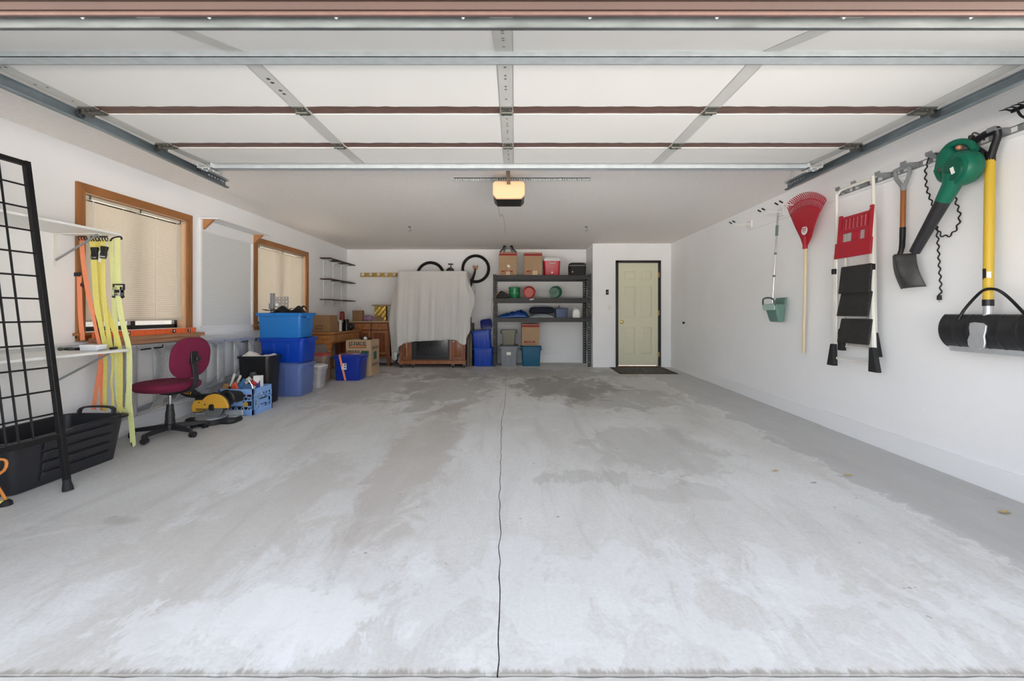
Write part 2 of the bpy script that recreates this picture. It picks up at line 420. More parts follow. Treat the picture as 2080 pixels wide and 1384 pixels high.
# ------------------------------------------------------------------ room shell
XL, XR, YB, YF, ZC, YD, XJ = -3.61, 3.09, 9.15, 1.38, 2.44, 8.38, 1.546
OP = [(3.555, 4.667, .905, 2.08), (5.942, 7.34, .905, 2.055)]
mb = MB()
yy = [1.2, 3.555, 4.667, 5.942, 7.34, 9.3]
x0, x1 = XL-.13, XL
mb.box(x0, x1, 1.2, 3.555, -.2, ZC); mb.box(x0, x1, 4.667, 5.942, -.2, ZC); mb.box(x0, x1, 7.34, 9.3, -.2, ZC)
for a, b_, c, d in OP: mb.box(x0, x1, a, b_, -.2, c); mb.box(x0, x1, a, b_, d, ZC)
struct('wall_left', mb, WALL, smooth=False)
struct('wall_right', MB().box(XR, XR+.13, 1.2, 9.3, -.2, ZC), WALL, smooth=False)
struct('wall_back', MB().box(XL-.13, XJ+.05, YB, YB+.13, -.2, ZC), WALL, smooth=False)
DX0, DX1, DZ = 2.017, 2.868, 2.085      # door opening in the entry wall
mb = MB().box(XJ, DX0, YD, YD+.13, -.1, ZC).box(DX1, XR, YD, YD+.13, -.1, ZC).box(DX0, DX1, YD, YD+.13, DZ, ZC).box(XJ, XJ+.13, YD+.13, YB+.1, -.1, ZC)
struct('wall_entry', mb, WALL, smooth=False)
struct('ceiling', MB().box(XL-.13, XR+.13, 1.2, 9.3, ZC, ZC+.2), CEIL, smooth=False)
struct('sun_block_roof', MB().hexa([(-4.3,.75,2.64),(3.8,.75,2.64),(3.8,9.8,2.64),(-4.3,9.8,2.64)], [(-4.3,.75,2.75),(3.8,.75,2.75),(3.8,9.8,4.2),(-4.3,9.8,4.2)]), mat('roof_shingle', '#55504a', .9), smooth=False)  # out of view, added to block the sun and shade the near driveway
# front wall around the opening, with header jamb
mb = MB().box(XL-.13, -2.62, 1.2, 1.36, -.3, ZC).box(2.55, XR+.13, 1.2, 1.36, -.3, ZC).box(-2.62, 2.55, 1.22, 1.36, 2.12, ZC)
struct('wall_front', mb, WALL, smooth=False)
struct('trim_2', MB().box(-2.62, 2.55, 1.17, 1.355, 2.068, 2.12), mat('cedar_header', '#8c5c3a', .6, 0, col2='#6d442a', scale=5, stretch=(.5, 6, 6)))
# left wall ledge, baseboards
struct('trim_3', MB().box(XL, XL+.03, 1.4, 5.9, .8, .822), TRIMW, bevel=.003)
def base(name, pts, th, h):              # pts on floor
    mb = MB()
    (xa, ya), (xb, yb) = pts; n = Vector((yb-ya, -(xb-xa), 0)).normalized()*th
    b0, b1 = Vector((xa, ya, FZ(ya)-.02)), Vector((xb, yb, FZ(yb)-.02))
    t0, t1 = Vector((xa, ya, FZ(ya)+h)), Vector((xb, yb, FZ(yb)+h))
    mb.hexa([b0, b1, b1+n, b0+n], [t0, t1, t1+n*.75, t0+n*.75]); return struct(name, mb, TRIMW, bevel=.003)
base('baseboard_left', [(XL, 1.4), (XL, YB)], .018, .145)
base('baseboard_back', [(XL, YB), (XJ, YB)], .018, .15)
base('baseboard_entry', [(XJ, YD), (DX0-.05, YD)], .016, .14)
base('baseboard_entry_end', [(DX1+.05, YD), (XR, YD)], .016, .14)
base('baseboard_right', [(XR, YD), (XR, 4.235)], .016, .145)
base('baseboard_front', [(XR, 4.23), (XR, 1.4)], .024, .155)

# ------------------------------------------------------------------ windows
GLASS = mat('window_glass', '#ffffff', .02, trans=1)
VINYL = mat('dark_window_frame', '#2c2926', .4)
VINYLW = mat('white_window_frame', '#d8d8d4', .4)
def blind_mat():
    m = bpy.data.materials.new('blind_slat'); m.use_nodes = True; nt = m.node_tree
    b = nt.nodes['Principled BSDF']; b.inputs['Base Color'].default_value = (*H('#d3c9ba'), 1); b.inputs['Roughness'].default_value = .5
    t = nt.nodes.new('ShaderNodeBsdfTranslucent'); t.inputs[0].default_value = (*H('#e4dccd'), 1)
    x = nt.nodes.new('ShaderNodeMixShader'); x.inputs[0].default_value = .22
    nt.links.new(b.outputs[0], x.inputs[1]); nt.links.new(t.outputs[0], x.inputs[2]); nt.links.new(x.outputs[0], nt.nodes['Material Output'].inputs[0])
    return m
SLAT = blind_mat()
CREAM = mat('blind_rail', '#cfc8b8', .45)
def window(i, y0, y1, z0, z1, zb, label, mull):
    w = sempty('window_%d' % i, (XL, (y0+y1)/2, z0))
    t = .07
    # outer casing boards, mitred
    Y0, Y1, Z0, Z1 = y0-t, y1+t, z0-.055, z1+t
    xa, xb = XL-.002, XL+.02
    def casing(p, m_): 
        mb = MB().hexa([(xa, a, b_) for a, b_ in p], [(xb, a, b_) for a, b_ in p]); obj('casing', mb, m_, w, bevel=.003)
    casing([(Y0,Z1),(Y1,Z1),(y1,z1),(y0,z1)], ORANGEW)
    casing([(Y0,Z0),(Y0,Z1),(y0,z1),(y0,z0)], ORANGEV)
    casing([(Y1,Z0),(y1,z0),(y1,z1),(Y1,Z1)], ORANGEV)
    obj('sill', MB().box(XL-.12, XL+.045, Y0-.02, Y1+.02, z0-.03, z0-.005), ORANGEW, w, bevel=.004)
    obj('apron', MB().box(XL, XL+.018, Y0, Y1, z0-.075, z0-.03), ORANGEW, w, bevel=.002)
    jm = MB().box(XL-.13, XL, y0-.001, y0+.012, z0, z1).box(XL-.13, XL, y1-.012, y1+.001, z0, z1).box(XL-.13, XL, y0, y1, z1-.012, z1+.001)
    obj('jamb', jm, mat('pale_jamb', '#caa583', .6), w)
    f = MB(); xf0, xf1 = XL-.125, XL-.09
    f.box(xf0, xf1, y0+.012, y1-.012, z0, z0+.04).box(xf0, xf1, y0+.012, y1-.012, z1-.05, z1-.012).box(xf0, xf1, y0+.012, y0+.05, z0, z1-.012).box(xf0, xf1, y1-.05, y1-.012, z0, z1-.012)
    ym = y0 + (y1-y0)*mull; f.box(xf0, xf1+.005, ym-.025, ym+.025, z0, z1-.012)
    fr = obj('window_frame', f, VINYL, w, bevel=.002)
    for a, b_ in ((y0+.05, ym-.025), (ym+.025, y1-.05)):
        obj('pane', MB().box(XL-.112, XL-.108, a, b_, z0+.04, z1-.05), GLASS, w)
    # the mini blind hangs in the opening
    bl = thing('venetian_blind', label, 'blind', (XL-.03, (y0+y1)/2, z1-.03))
    obj('head_rail', MB().box(XL-.045, XL-.012, y0+.02, y1-.02, z1-.045, z1-.018), CREAM, bl, bevel=.002)
    n = int((z1-.05-zb)/.0195); sl = MB()
    for k in range(n):
        z = zb + .012 + k*.0195; a = R(64); c, s_ = math.cos(a)*.0125, math.sin(a)*.0125
        for e in (0,):
            p = [(XL-.03-c, z-s_), (XL-.03, z+.001), (XL-.03+c, z+s_)]
            ye0, ye1 = y0+.022, y1-.022 - (.0)
            sl.add([(px_, ye0, pz) for px_, pz in p] + [(px_, ye1, pz) for px_, pz in p], [(0,1,4,3),(1,2,5,4)])
    obj('slats', sl, SLAT, bl, kind='stuff', smooth=False)
    obj('bottom_rail', MB().box(XL-.042, XL-.018, y0+.022, y1-.022, zb-.012, zb+.006), CREAM, bl, bevel=.002)
    for q in (.1, .34, .66, .9):
        yq = y0 + (y1-y0)*q
        obj('ladder_cord', MB().cyl((XL-.016, yq, zb), (XL-.016, yq, z1-.04), .0012, n=5), WHITE, bl)
    obj('tilt_wand', MB().cyl((XL-.008, y0+.09, z1-.5), (XL-.008, y0+.09, z1-.05), .003, n=6), mat('clear_wand', '#e6e6e0', .2), bl)
    for q in (.06, .5, .94):
        yq = y0+(y1-y0)*q
        obj('rail_bracket', MB().box(XL-.048, XL-.01, yq-.008, yq+.008, z1-.05, z1-.012), DARKST, bl)
    return w
window(1, *OP[0], 1.0, 'cream mini blind lowered almost to the sill in the window behind the hanging straps', .5)
window(2, *OP[1], .96, 'cream mini blind in the window behind the stack of blue totes', .5)

# ------------------------------------------------------------------ entry door
dr = sempty('door_1', ((DX0+DX1)/2, YD, 0))
DOORM = mat('cream_door_paint', '#d8d6be', .45)
DFR = mat('black_door_frame', '#1b1815', .45)
fw = .04
obj('door_frame', MB().box(DX0-.02, DX0+fw-.01, YD-.022, YD+.12, 0, DZ+.02), DFR, dr, bevel=.003)
obj('door_frame', MB().box(DX1-fw+.01, DX1+.02, YD-.022, YD+.12, 0, DZ+.02), DFR, dr, bevel=.003)
obj('door_frame', MB().box(DX0-.02, DX1+.02, YD-.022, YD+.12, DZ-.025, DZ+.02), DFR, dr, bevel=.003)
obj('threshold', MB().box(DX0, DX1, YD-.05, YD+.1, -.005, .025), mat('brown_threshold', '#6a4f36', .6), dr, bevel=.003)
# six panel leaf: stiles and rails stand proud of recessed, raised-centre panels
lx0, lx1, lz0, lz1 = DX0+fw-.008, DX1-fw+.008, .03, DZ-.028
lw = lx1-lx0; mb = MB(); yf = YD+.005
st = .115; mid = .10
cols = [(lx0+st, lx0+lw/2-mid/2), (lx0+lw/2+mid/2, lx1-st)]
rows = [(.245, .80), (.975, 1.605), (1.73, 1.905)]
mb.box(lx0, lx1, yf+.012, yf+.045, lz0, lz1)
def fill(x0_, x1_, z0_, z1_): mb.box(x0_, x1_, yf, yf+.013, z0_, z1_)
fill(lx0, cols[0][0], lz0, lz1); fill(cols[0][1], cols[1][0], lz0, lz1); fill(cols[1][1], lx1, lz0, lz1)
for c0, c1 in cols:
    z = lz0
    for a, b_ in rows: fill(c0, c1, z, a); z = b_
    fill(c0, c1, z, lz1)
leaf = obj('door_leaf', mb, DOORM, dr, smooth=False)
for c0, c1 in cols:
    for a, b_ in rows:
        p = MB(); i0, i1 = .012, .032
        p.hexa([(c0+i0, yf+.012, a+i0), (c1-i0, yf+.012, a+i0), (c1-i0, yf+.012, b_-i0), (c0+i0, yf+.012, b_-i0)],
               [(c0+i1, yf+.003, a+i1), (c1-i1, yf+.003, a+i1), (c1-i1, yf+.003, b_-i1), (c0+i1, yf+.003, b_-i1)])
        obj('panel', p, DOORM, dr, smooth=False)
BRASS = mat('brass', '#c8ab66', .25, 1)
obj('door_knob', MB().lathe([(.032, 0), (.03, .008), (.012, .014), (.012, .035), (.027, .045), (.03, .06), (.022, .072), (.004, .076)], (lx0+.065, yf, .893), (0,-1,0)), BRASS, dr)
for z in (.25, 1.07, 1.82): obj('hinge', MB().box(lx1-.002, lx1+.022, YD-.026, YD-.005, z-.05, z+.05), BRASS, dr, bevel=.002)
t = thing('opener_wall_button', 'black two-button control on the wall left of the door', 'wall control', (1.83, YD, 1.44))
obj('housing', MB().box(1.803, 1.857, YD-.02, YD+.002, 1.43, 1.53), BLACK, t, bevel=.004)
obj('button', MB().box(1.81, 1.85, YD-.026, YD-.018, 1.486, 1.522), RUBBER, t, bevel=.002); obj('button', MB().box(1.81, 1.85, YD-.026, YD-.018, 1.437, 1.47), RUBBER, t, bevel=.002)
obj('indicator_strip', MB().box(1.812, 1.848, YD-.024, YD-.018, 1.475, 1.481), WHINK, t)
t = thing('light_switch', 'white toggle light switch plate below the black wall control', 'switch', (1.88, YD, 1.12))
obj('plate', MB().box(1.843, 1.917, YD-.006, YD+.002, 1.12, 1.235), WHITE, t, bevel=.002); obj('toggle', MB().hexa([(1.875,YD-.006,1.165),(1.885,YD-.006,1.165),(1.885,YD-.006,1.19),(1.875,YD-.006,1.19)], [(1.876,YD-.02,1.182),(1.884,YD-.02,1.182),(1.884,YD-.02,1.196),(1.876,YD-.02,1.196)]), WHITE, t)
# door mat
t = thing('door_mat', 'grey and brown patterned door mat on the floor in front of the door', 'mat', (2.37, 7.9, FZ(7.9)))
z = .004
def matbox(a, b_, c, d, z0, z1): return MB().hexa([(a,c,FZ(c)+z0),(b_,c,FZ(c)+z0),(b_,d,FZ(d)+z0),(a,d,FZ(d)+z0)], [(a,c,FZ(c)+z1),(b_,c,FZ(c)+z1),(b_,d,FZ(d)+z1),(a,d,FZ(d)+z1)])
obj('border', matbox(1.86, 2.9, 7.5, 8.3, .001, .010), mat('mat_border', '#4d3b34', .95, vary=.4, scale=40), t, bevel=.003)
obj('pile', matbox(1.93, 2.83, 7.56, 8.24, .008, .014), mat('mat_pile', '#67665f', .95, col2='#3c3935', scale=18), t, bevel=.003)
obj('wall_socket', MB().lathe([(.02, 0), (.018, .03), (.004, .035)], (XR, 7.72, .89), (-1,0,0), n=12), BLACK)
tag(bpy.data.objects['wall_socket'], 'small black cable outlet on the bare white wall right of the door', 'outlet')

# ------------------------------------------------------------------ overhead sectional garage door
gd = thing('garage_door', 'raised sectional garage door with white insulated panels in brown steel frames', 'garage door', (-.04, 2.4, 2.236))
GC = -.04
PTS = [(1.405, 2.052), (1.916, 2.236), (2.449, 2.236), (2.97, 2.240), (3.44, 2.258)]
def q(i, t_, off):                       # point along section i at metres t_ from its front edge, off below (+) its face
    (a, za), (b_, zb) = PTS[i], PTS[i+1]; d = Vector((0, b_-a, zb-za)); L_ = d.length; d /= L_; n = Vector((0, d.z, -d.y))
    return Vector((0, a, za)) + d*t_ + n*off, L_
def sec(mb, i, x0, x1, t0, t1, o0, o1):
    A = [q(i, t0, o0)[0], q(i, t1, o0)[0], q(i, t1, o1)[0], q(i, t0, o1)[0]]
    mb.hexa([p + Vector((x0,0,0)) for p in A], [p + Vector((x1,0,0)) for p in A]); return mb
HW0, HW1 = -2.47, 2.39
SX = [-2.47+.0385, -1.227, -.045, 1.13, 2.39-.0385]; SW = [.077, .075, .075, .075, .077]
for i in range(4):
    L_ = q(i, 0, 0)[1]
    sh = MB(); sec(sh, i, HW0, HW1, .004, L_-.004, -.05, -.012); sec(sh, i, HW0, HW1, .004, .06, -.012, -.001); sec(sh, i, HW0, HW1, L_-.05, L_-.004, -.012, -.001)
    obj('section_shell', sh, BROWN, gd, smooth=False)
    for k in range(4):
        a, b_ = SX[k]+SW[k]/2+.002, SX[k+1]-SW[k+1]/2-.002
        mb = MB(); rnd = random.Random(i*7+k)
        # sheet of foam with a slightly uneven torn edge
        n = 24; lo, hi = [], []
        for j in range(n+1):
            x = a + (b_-a)*j/n; lo.append((x, .048+rnd.uniform(0, .003))); hi.append((x, L_-.047+rnd.uniform(-.004, .004)))
        if i == 0: lo = [(x, .03) for x, _ in lo]
        if i == 3: hi = [(x, L_-.03+rnd.uniform(-.003,.003)) for x, _ in hi]
        vs = []
        for (x, t0), (_, t1) in zip(lo, hi):
            for t_, o_ in ((t0, .004), (t1, .004), (t1, -.011), (t0, -.011)): vs.append(q(i, t_, o_)[0] + Vector((x,0,0)))
        mb.add(vs, [(j*4+c, j*4+(c+1)%4, j*4+4+(c+1)%4, j*4+4+c) for j in range(n) for c in range(4)] + [(0,1,2,3),(n*4,n*4+1,n*4+2,n*4+3)])
        obj('insulation_panel', mb, FOAM, gd, smooth=False)
    for k in range(5):
        mb = MB(); a, b_ = SX[k]-SW[k]/2, SX[k]+SW[k]/2
        sec(mb, i, a, b_, .006, L_-.006, .002, .006)
        for e in (a, b_): sec(mb, i, e-.0015, e+.0015, .006, L_-.006, -.01, .006)
        stl = obj('stile', mb, GALV2, gd, smooth=False)
        hs = MB()
        if k == 2:
            for t_ in (.1, .17, .2, .27, .3, .4): hs.cyl(q(i, t_, .0062)[0]+Vector((SX[k],0,0)), q(i, t_, .0068)[0]+Vector((SX[k],0,0)), .007, n=10)
        elif k == 1 and i == 1:
            for t_ in (.2, .235, .31, .345): hs.cyl(q(i, t_, .0062)[0]+Vector((SX[k],0,0)), q(i, t_, .0068)[0]+Vector((SX[k],0,0)), .0095, n=12)
        elif k == 0 and i == 1:
            for t_, u in ((.1,-.015),(.1,.015),(.25,-.015),(.28,.015),(.42,0)): hs.cyl(q(i, t_, .0062)[0]+Vector((SX[k]+u,0,0)), q(i, t_, .0068)[0]+Vector((SX[k]+u,0,0)), .006, n=8)
        if hs.v: obj('hole_discs', hs, DARKST if k != 2 else mat('hole_shadow_steel', '#77726a', .6), gd)  # flat dark discs, their colour standing in for the shade inside holes
# hinges between sections and roller brackets at the ends
for i in (2, 3):
    y, z = PTS[i]
    for k in (1, 2, 3):
        x = SX[k]; mb = MB()
        mb.box(x-.032, x+.032, y-.05, y-.012, z-.012, z-.006).box(x-.032, x+.032, y+.012, y+.045, z-.012, z-.006)
        mb.cyl((x-.034, y, z-.018), (x+.034, y, z-.018), .009, n=10)
        for a in (-.02, .02):
            for b_ in (-.032, .03): mb.cyl((x+a, y+b_, z-.012), (x+a, y+b_, z-.019), .006, n=6)
        obj('hinge', mb, DARKST, gd)
for i in (1, 2, 3):
    y, z = PTS[i]
    for s_, x in ((-1, HW0+.04), (1, HW1-.04)):
        mb = MB(); mb.box(x-.045, x+.045, y-.05, y-.008, z-.014, z-.006).box(x-.045, x+.045, y+.008, y+.045, z-.014, z-.006)
        mb.cyl((x-.05, y, z-.02), (x+.05, y, z-.02), .011, n=10); mb.box(x-.01+s_*.03, x+.01+s_*.03, y-.03, y+.03, z-.035, z-.012)
        for a in (-.028, .0, .028): mb.cyl((x+a, y-.03, z-.012), (x+a, y-.03, z-.02), .006, n=6)
        h = obj('roller_bracket', mb, DARKST, gd)
        obj('roller', MB().cyl((x, y, z-.022), (x+s_*.09, y, z-.022), .006, n=8).lathe([(.016,0),(.024,.003),(.024,.013),(.016,.016)], (x+s_*.075-.008, y, z-.022), (1,0,0), n=16), mat('roller_steel', '#55575a', .4, .7), gd)
for s_, x in ((-1, HW0+.02), (1, HW1-.02)):
    y, z = PTS[4]; y -= .05
    mb = MB().box(x-.05, x+.06, y-.05, y+.04, z-.05, z-.045).box(x-.05, x-.045, y-.05, y+.04, z-.05, z-.008).box(x+.055, x+.06, y-.05, y+.04, z-.05, z-.008)
    for a in (-.02, .03):
        for b_ in (-.03, .02): mb.cyl((x+a, y+b_, z-.05), (x+a, y+b_, z-.057), .006, n=6)
    obj('top_bracket', mb, GALV, gd)
    obj('roller', MB().cyl((x, y, z-.035), (x+s_*.09, y, z-.035), .006, n=8).lathe([(.016,0),(.024,.003),(.024,.013),(.016,.016)], (x+s_*.07-.008, y, z-.035), (1,0,0), n=16), mat('roller_steel', '#55575a', .4, .7), gd)
# stiffening struts: hat channels
def strut(y0, y1, z0, z1, x0=HW0+.03, x1=HW1-.03, m_=GALV):
    mb = MB(); t_ = .0025
    mb.box(x0, x1, y0, y1, z0, z0+t_).box(x0, x1, y0, y0+t_, z0, z1).box(x0, x1, y1-t_, y1, z0, z1)
    mb.box(x0, x1, y0-.016, y0, z1-t_, z1).box(x0, x1, y1, y1+.016, z1-t_, z1)
    o = obj('strut', mb, mat('strut_steel', '#aab0b3', .5, .15, vary=.08, scale=20), gd, smooth=False)
    return o
strut(1.865, 1.925, 2.188, 2.229, HW0, HW1)
strut(3.375, 3.425, 2.212, 2.245)
mb = MB(); sec(mb, 0, HW0, HW1, .018, .052, .0, .035); sec(mb, 0, HW0, HW1, .014, .075, -.002, .004); obj('strut', mb, mat('toned_down_galvanised', '#5c6162', .5, .3, vary=.3, scale=14, stretch=(.4,2,2)), gd, smooth=False, bevel=.004)  # dull steel, colour darkened further to offset driveway light on this face
# bottom retainer and rubber seal
mb = MB(); sec(mb, 0, HW0, HW1, -.012, .005, -.052, .006); sec(mb, 0, HW0, HW1, -.02, -.010, -.03, -.006); obj('bottom_retainer', mb, BROWN2, gd, smooth=False, bevel=.002)
mb = MB(); sec(mb, 0, HW0, HW1, -.03, -.006, .0, .012); obj('weather_seal', mb, BROWN, gd, smooth=False, bevel=.004)
mb = MB()
for k in range(12):
    x = HW0+.2+k*.42; p = q(0, -.003, .008)[0]; mb.cyl(p+Vector((x,0,0)), p+Vector((x,-.003,-.004)), .006, n=8)
obj('screw_heads', mb, GALV, gd, kind='stuff')
# tracks
def track(s_, x, yend, zend, lab):
    t = thing('door_track', lab, 'track', (x, 2.6, 2.2))
    path = [(yend, zend), (2.6, 2.207), (1.95, 2.2)] + [(1.95-.38*math.sin(a), 1.82+.38*math.cos(a)) for a in [R(15*k) for k in range(1, 7)]] + [(1.57, .05)]
    prof = [(0.03, .028), (.006, .03), (0, .022), (0, -.022), (.006, -.03), (.03, -.03), (.034, -.022)]   # (inward, normal)
    mb = MB(); vs = []
    P = [Vector((x, a, b_)) for a, b_ in path]
    for i, p in enumerate(P):
        tt = (P[min(len(P)-1, i+1)] - P[max(0, i-1)]).normalized(); n = Vector((0, tt.z, -tt.y))*-1
        if n.z < 0 and i < 4: n = -n
        for a, b_ in prof: vs.append(p + Vector((-s_*a, 0, 0)) + n*(b_ if True else 0))
    k = len(prof); mb.add(vs, [(i*k+j, i*k+j+1, (i+1)*k+j+1, (i+1)*k+j) for i in range(len(P)-1) for j in range(k-1)])
    obj('channel', mb, TRACK, t, solid=.003)
    mb = MB(); y0 = yend-.25
    mb.box(x+s_*.004, x+s_*.007, y0, yend+.02, zend-.02, zend+.045).box(x+s_*.004, x-s_*.03, y0, yend+.02, zend+.045, zend+.048)
    obj('angle_iron', mb, GALV, t)
    mb = MB().bar((x+s_*.012, yend-.04, zend), (x+s_*.012, yend-.04, ZC), .03, .003, (0,1,0))
    obj('hanger_strap', mb, GALV, t); mb = MB()
    for k_ in range(6): mb.cyl((x-s_*.0, yend-.2+k_*.035, zend+.02), (x-s_*.004, yend-.2+k_*.035, zend+.02), .006, n=8)
    obj('bolt_heads', mb, GALV, t, kind='stuff')
track(-1, -2.535, 3.72, 2.19, 'grey steel overhead door track on the window side, above the blind and the shelves')
track(1, 2.465, 3.82, 2.2, 'grey steel overhead door track on the side of the hanging garden tools')

# ------------------------------------------------------------------ door opener
t = thing('door_opener', 'ceiling-hung door opener with a warm lit lens over a black housing', 'door opener', (-.056, 4.35, 2.2))
def oct_prism(x0, x1, z0, z1, c, y0, y1):
    P = [(x0+c, z0), (x1-c, z0), (x1, z0+c), (x1, z1-c*.6), (x1-c*.6, z1), (x0+c*.6, z1), (x0, z1-c*.6), (x0, z0+c)]
    return MB().prism([(a, y0, b_) for a, b_ in P], (0, y1-y0, 0))
obj('housing', oct_prism(-.212, .10, 2.198, 2.36, .032, 4.215, 4.52), mat('opener_housing', '#141312', .35), t, bevel=.004)
LENS = mat('lit_lens', '#deb088', .35, emit=.16)
obj('lens', oct_prism(-.214, .102, 2.192, 2.362, .036, 4.165, 4.216), LENS, t, bevel=.01, seg=3)
obj('mounting_bracket', MB().box(-.18, -.175, 4.3, 4.33, 2.36, 2.44).box(.065, .07, 4.3, 4.33, 2.36, 2.44).box(-.18, .07, 4.3, 4.33, 2.358, 2.364), GALV, t)
obj('rail', MB().box(-.075, -.04, 1.45, 4.25, 2.325, 2.36), mat('opener_rail', '#6e6a64', .5, .6), t, bevel=.002)
obj('trolley', MB().box(-.09, -.03, 3.46, 3.58, 2.31, 2.325).bar((-.06, 3.52, 2.31), (-.06, 3.41, 2.245), .025, .006, (1,0,0)), BLACKM, t, bevel=.002)
obj('pull_cord', MB().tube([(-.17, 4.5, 2.2), (-.165, 4.9, 2.18), (-.155, 5.3, 2.3), (-.15, 6.0, 2.41), (-.15, 7.3, 2.435)], .0018, n=5), DARKST, t)
# perforated angle along the ceiling
mb = MB(); xa, xb = -.62, .77
y = 4.31
mb.box(xa, xb, y, y+.003, ZC-.006, ZC)
for z0, z1 in ((ZC-.034, ZC-.03), (ZC-.006, ZC)): mb.box(xa, xb, y, y+.003, z0, z1)
for k in range(57):
    x = xa + k*(xb-xa-.006)/56; mb.box(x, x+.009, y, y+.003, ZC-.034, ZC)
mb.box(xa, xb, y, y+.03, ZC-.003, ZC)
o = obj('slotted_angle', mb, GALV, smooth=False); tag(o, 'perforated steel angle bar screwed to the ceiling behind the opener', 'bracket')
for px, lab in ((832, 'small dark screw hook in the ceiling, on the bicycle side of the opener'), (1191, 'small dark screw hook in the ceiling, on the side of the entry door')):
    x = (px-CX)/F*6.76
    mb = MB().lathe([(.028, 0), (.026, .004), (.008, .007)], (x, 6.76, ZC), (0,0,-1), n=14).tube([(x, 6.76, ZC)] + [(x+.022*math.sin(a)*1.0, 6.76, ZC-.045+.022*math.cos(a)) for a in [R(k*30) for k in range(0, 9)]], .003, n=6)
    tag(obj('ceiling_hook', mb, DARKST), lab, 'hook', 'ceiling hooks')
# ================================================================== things
def rbox(name, m, parent, x0, x1, y0, y1, z0, z1, b=.004): return obj(name, MB().box(x0, x1, y0, y1, z0, z1), m, parent, bevel=b)
# ------------------------------------------------------------------ white shelves on the left wall
def wall_shelf(lab, x1, y0, y1, z, ybr, hz):
    t = thing('wall_shelf', lab, 'shelf', (XL, y1, z))
    rbox('board', WHITE, t, XL+.001, x1, y0, y1, z-.019, z, .003)
    for yb in ybr:
        br = obj('shelf_bracket', MB().box(XL, XL+.004, yb-.014, yb+.014, z-.02-hz, z-.019).box(XL, x1-.09, yb-.014, yb+.014, z-.023, z-.019), WHITE, t, bevel=.001)
        obj('strut', MB().bar((XL+.01, yb, z-.02-hz*.8), (x1-.1, yb, z-.026), .016, .006, (0,1,0)), mat('grey_strut', '#9b9da0', .4, .5), br)
    return t
wall_shelf('upper white shelf on the left wall, with the coiled strap hooks at its end', -3.168, 2.0, 3.425, 1.706, (2.3, 3.33), .26)
wall_shelf('lower white shelf on the left wall, with the hammer and small plastic box on it', -3.087, 2.0, 3.40, .775, (2.3, 3.345), .28)
# things on the lower shelf
zs = .7755
t = thing('hammer', 'small dark hammer lying on the lower white shelf', 'hammer', (-3.38, 3.2, zs))
obj('head', MB().lathe([(.011,0),(.014,.012),(.009,.03),(.012,.05),(.013,.075),(.006,.1)], (-3.43, 3.19, zs+.0165), (.95,.3,0), n=12), DARKST, t)
obj('handle', MB().tube([(-3.385, 3.19, zs+.016), (-3.33, 3.235, zs+.014), (-3.26, 3.28, zs+.014)], [.008,.011,.013], n=8), BLACK, t)
t = thing('plastic_case', 'small white translucent plastic case on the lower white shelf', 'box', (-3.23, 3.3, zs))
obj('case', MB().rr([(zs+.001,.135,.08,.012),(zs+.034,.142,.086,.014)], (-3.225, 3.25, 0)), mat('frosted_plastic', '#dfe2e8', .3), t, bevel=.002)
obj('lid', MB().rr([(zs+.034,.148,.09,.014),(zs+.045,.146,.088,.014)], (-3.225, 3.25, 0)), mat('frosted_lid', '#eef0f4', .25), t, bevel=.002)
t = thing('screwdriver', 'dark screwdriver beside the white plastic case on the lower shelf', 'screwdriver', (-3.12, 3.31, zs))
obj('handle', MB().lathe([(.007,0),(.011,.01),(.009,.04),(.011,.075),(.006,.085)], (-3.148, 3.30, zs+.0115), (-.2,.97,0), n=10).xf(Matrix.Identity(4)), BLACK, t)
obj('shank', MB().cyl((-3.146, 3.293, zs+.0115), (-3.128, 3.19, zs+.008), .0035, n=8), CHROME, t)

# ------------------------------------------------------------------ hanging straps
YS = 3.455
ORW = mat('orange_webbing', '#ff9a70', .6, vary=.05, scale=60, bump=.3, bscale=300)
YEW = mat('yellow_webbing', '#ece07c', .65, vary=.05, scale=60, bump=.3, bscale=300)
GYW = mat('lime_webbing', '#e4e7a0', .65, vary=.05, scale=60, bump=.3, bscale=300)
def sp(pts, dy=0): return smooth_pts([W(a, b_, YS+dy+(c[0] if c else 0)) for a, b_, *c in pts], 6)
def web(parent, m, pts, w, dy=0, name='webbing'):
    return obj(name, MB().ribbon(sp(pts, dy), w*.88, .0025), m, parent)
def coil(parent, px, py, turns, wpx, dy=0, m=None):
    pts = []
    for k in range(turns*12+1):
        a = 2*PI*k/12; u = k/(turns*12)
        c = W(px + wpx*u, py, YS+dy); pts.append(c + Vector((0, .018*math.sin(a), .02*math.cos(a)+.004)))
    obj('coil_hook', MB().tube(pts, .004, n=6), BLACKM, parent)
t = thing('orange_strap', 'long orange strap hanging from the shelf end and splitting into two tails', 'strap', W(168, 484, YS))
coil(t, 160, 484, 3, 16)
web(t, ORW, [(166,482),(168,520),(173,560),(182,610),(192,650),(203,700),(206,722)], .044)
web(t, ORW, [(205,716,.01),(203,745,.01),(196,790,.01),(190,832,.01)], .04)
web(t, ORW, [(204,716,.02),(206,770,.02),(208,834,.02)], .04)
t = thing('orange_strap', 'shorter orange strap with a black end, leftmost of the hanging straps', 'strap', W(160, 560, YS))
web(t, ORW, [(161,560,.03),(162,600,.03),(164,650,.03),(168,692,.03)], .044)
obj('end_clip', MB().box(-.026,.026,-.008,.008,-.016,.018).xf(Matrix.Translation(W(157,558,YS+.03))), BLACK, t, bevel=.004)
obj('round_clip', MB().lathe([(.018,0),(.018,.012),(.008,.014)], W(170,579,YS+.02), (0,-1,0), n=14), mat('dark_red_clip', '#4a1d1a', .5), t)
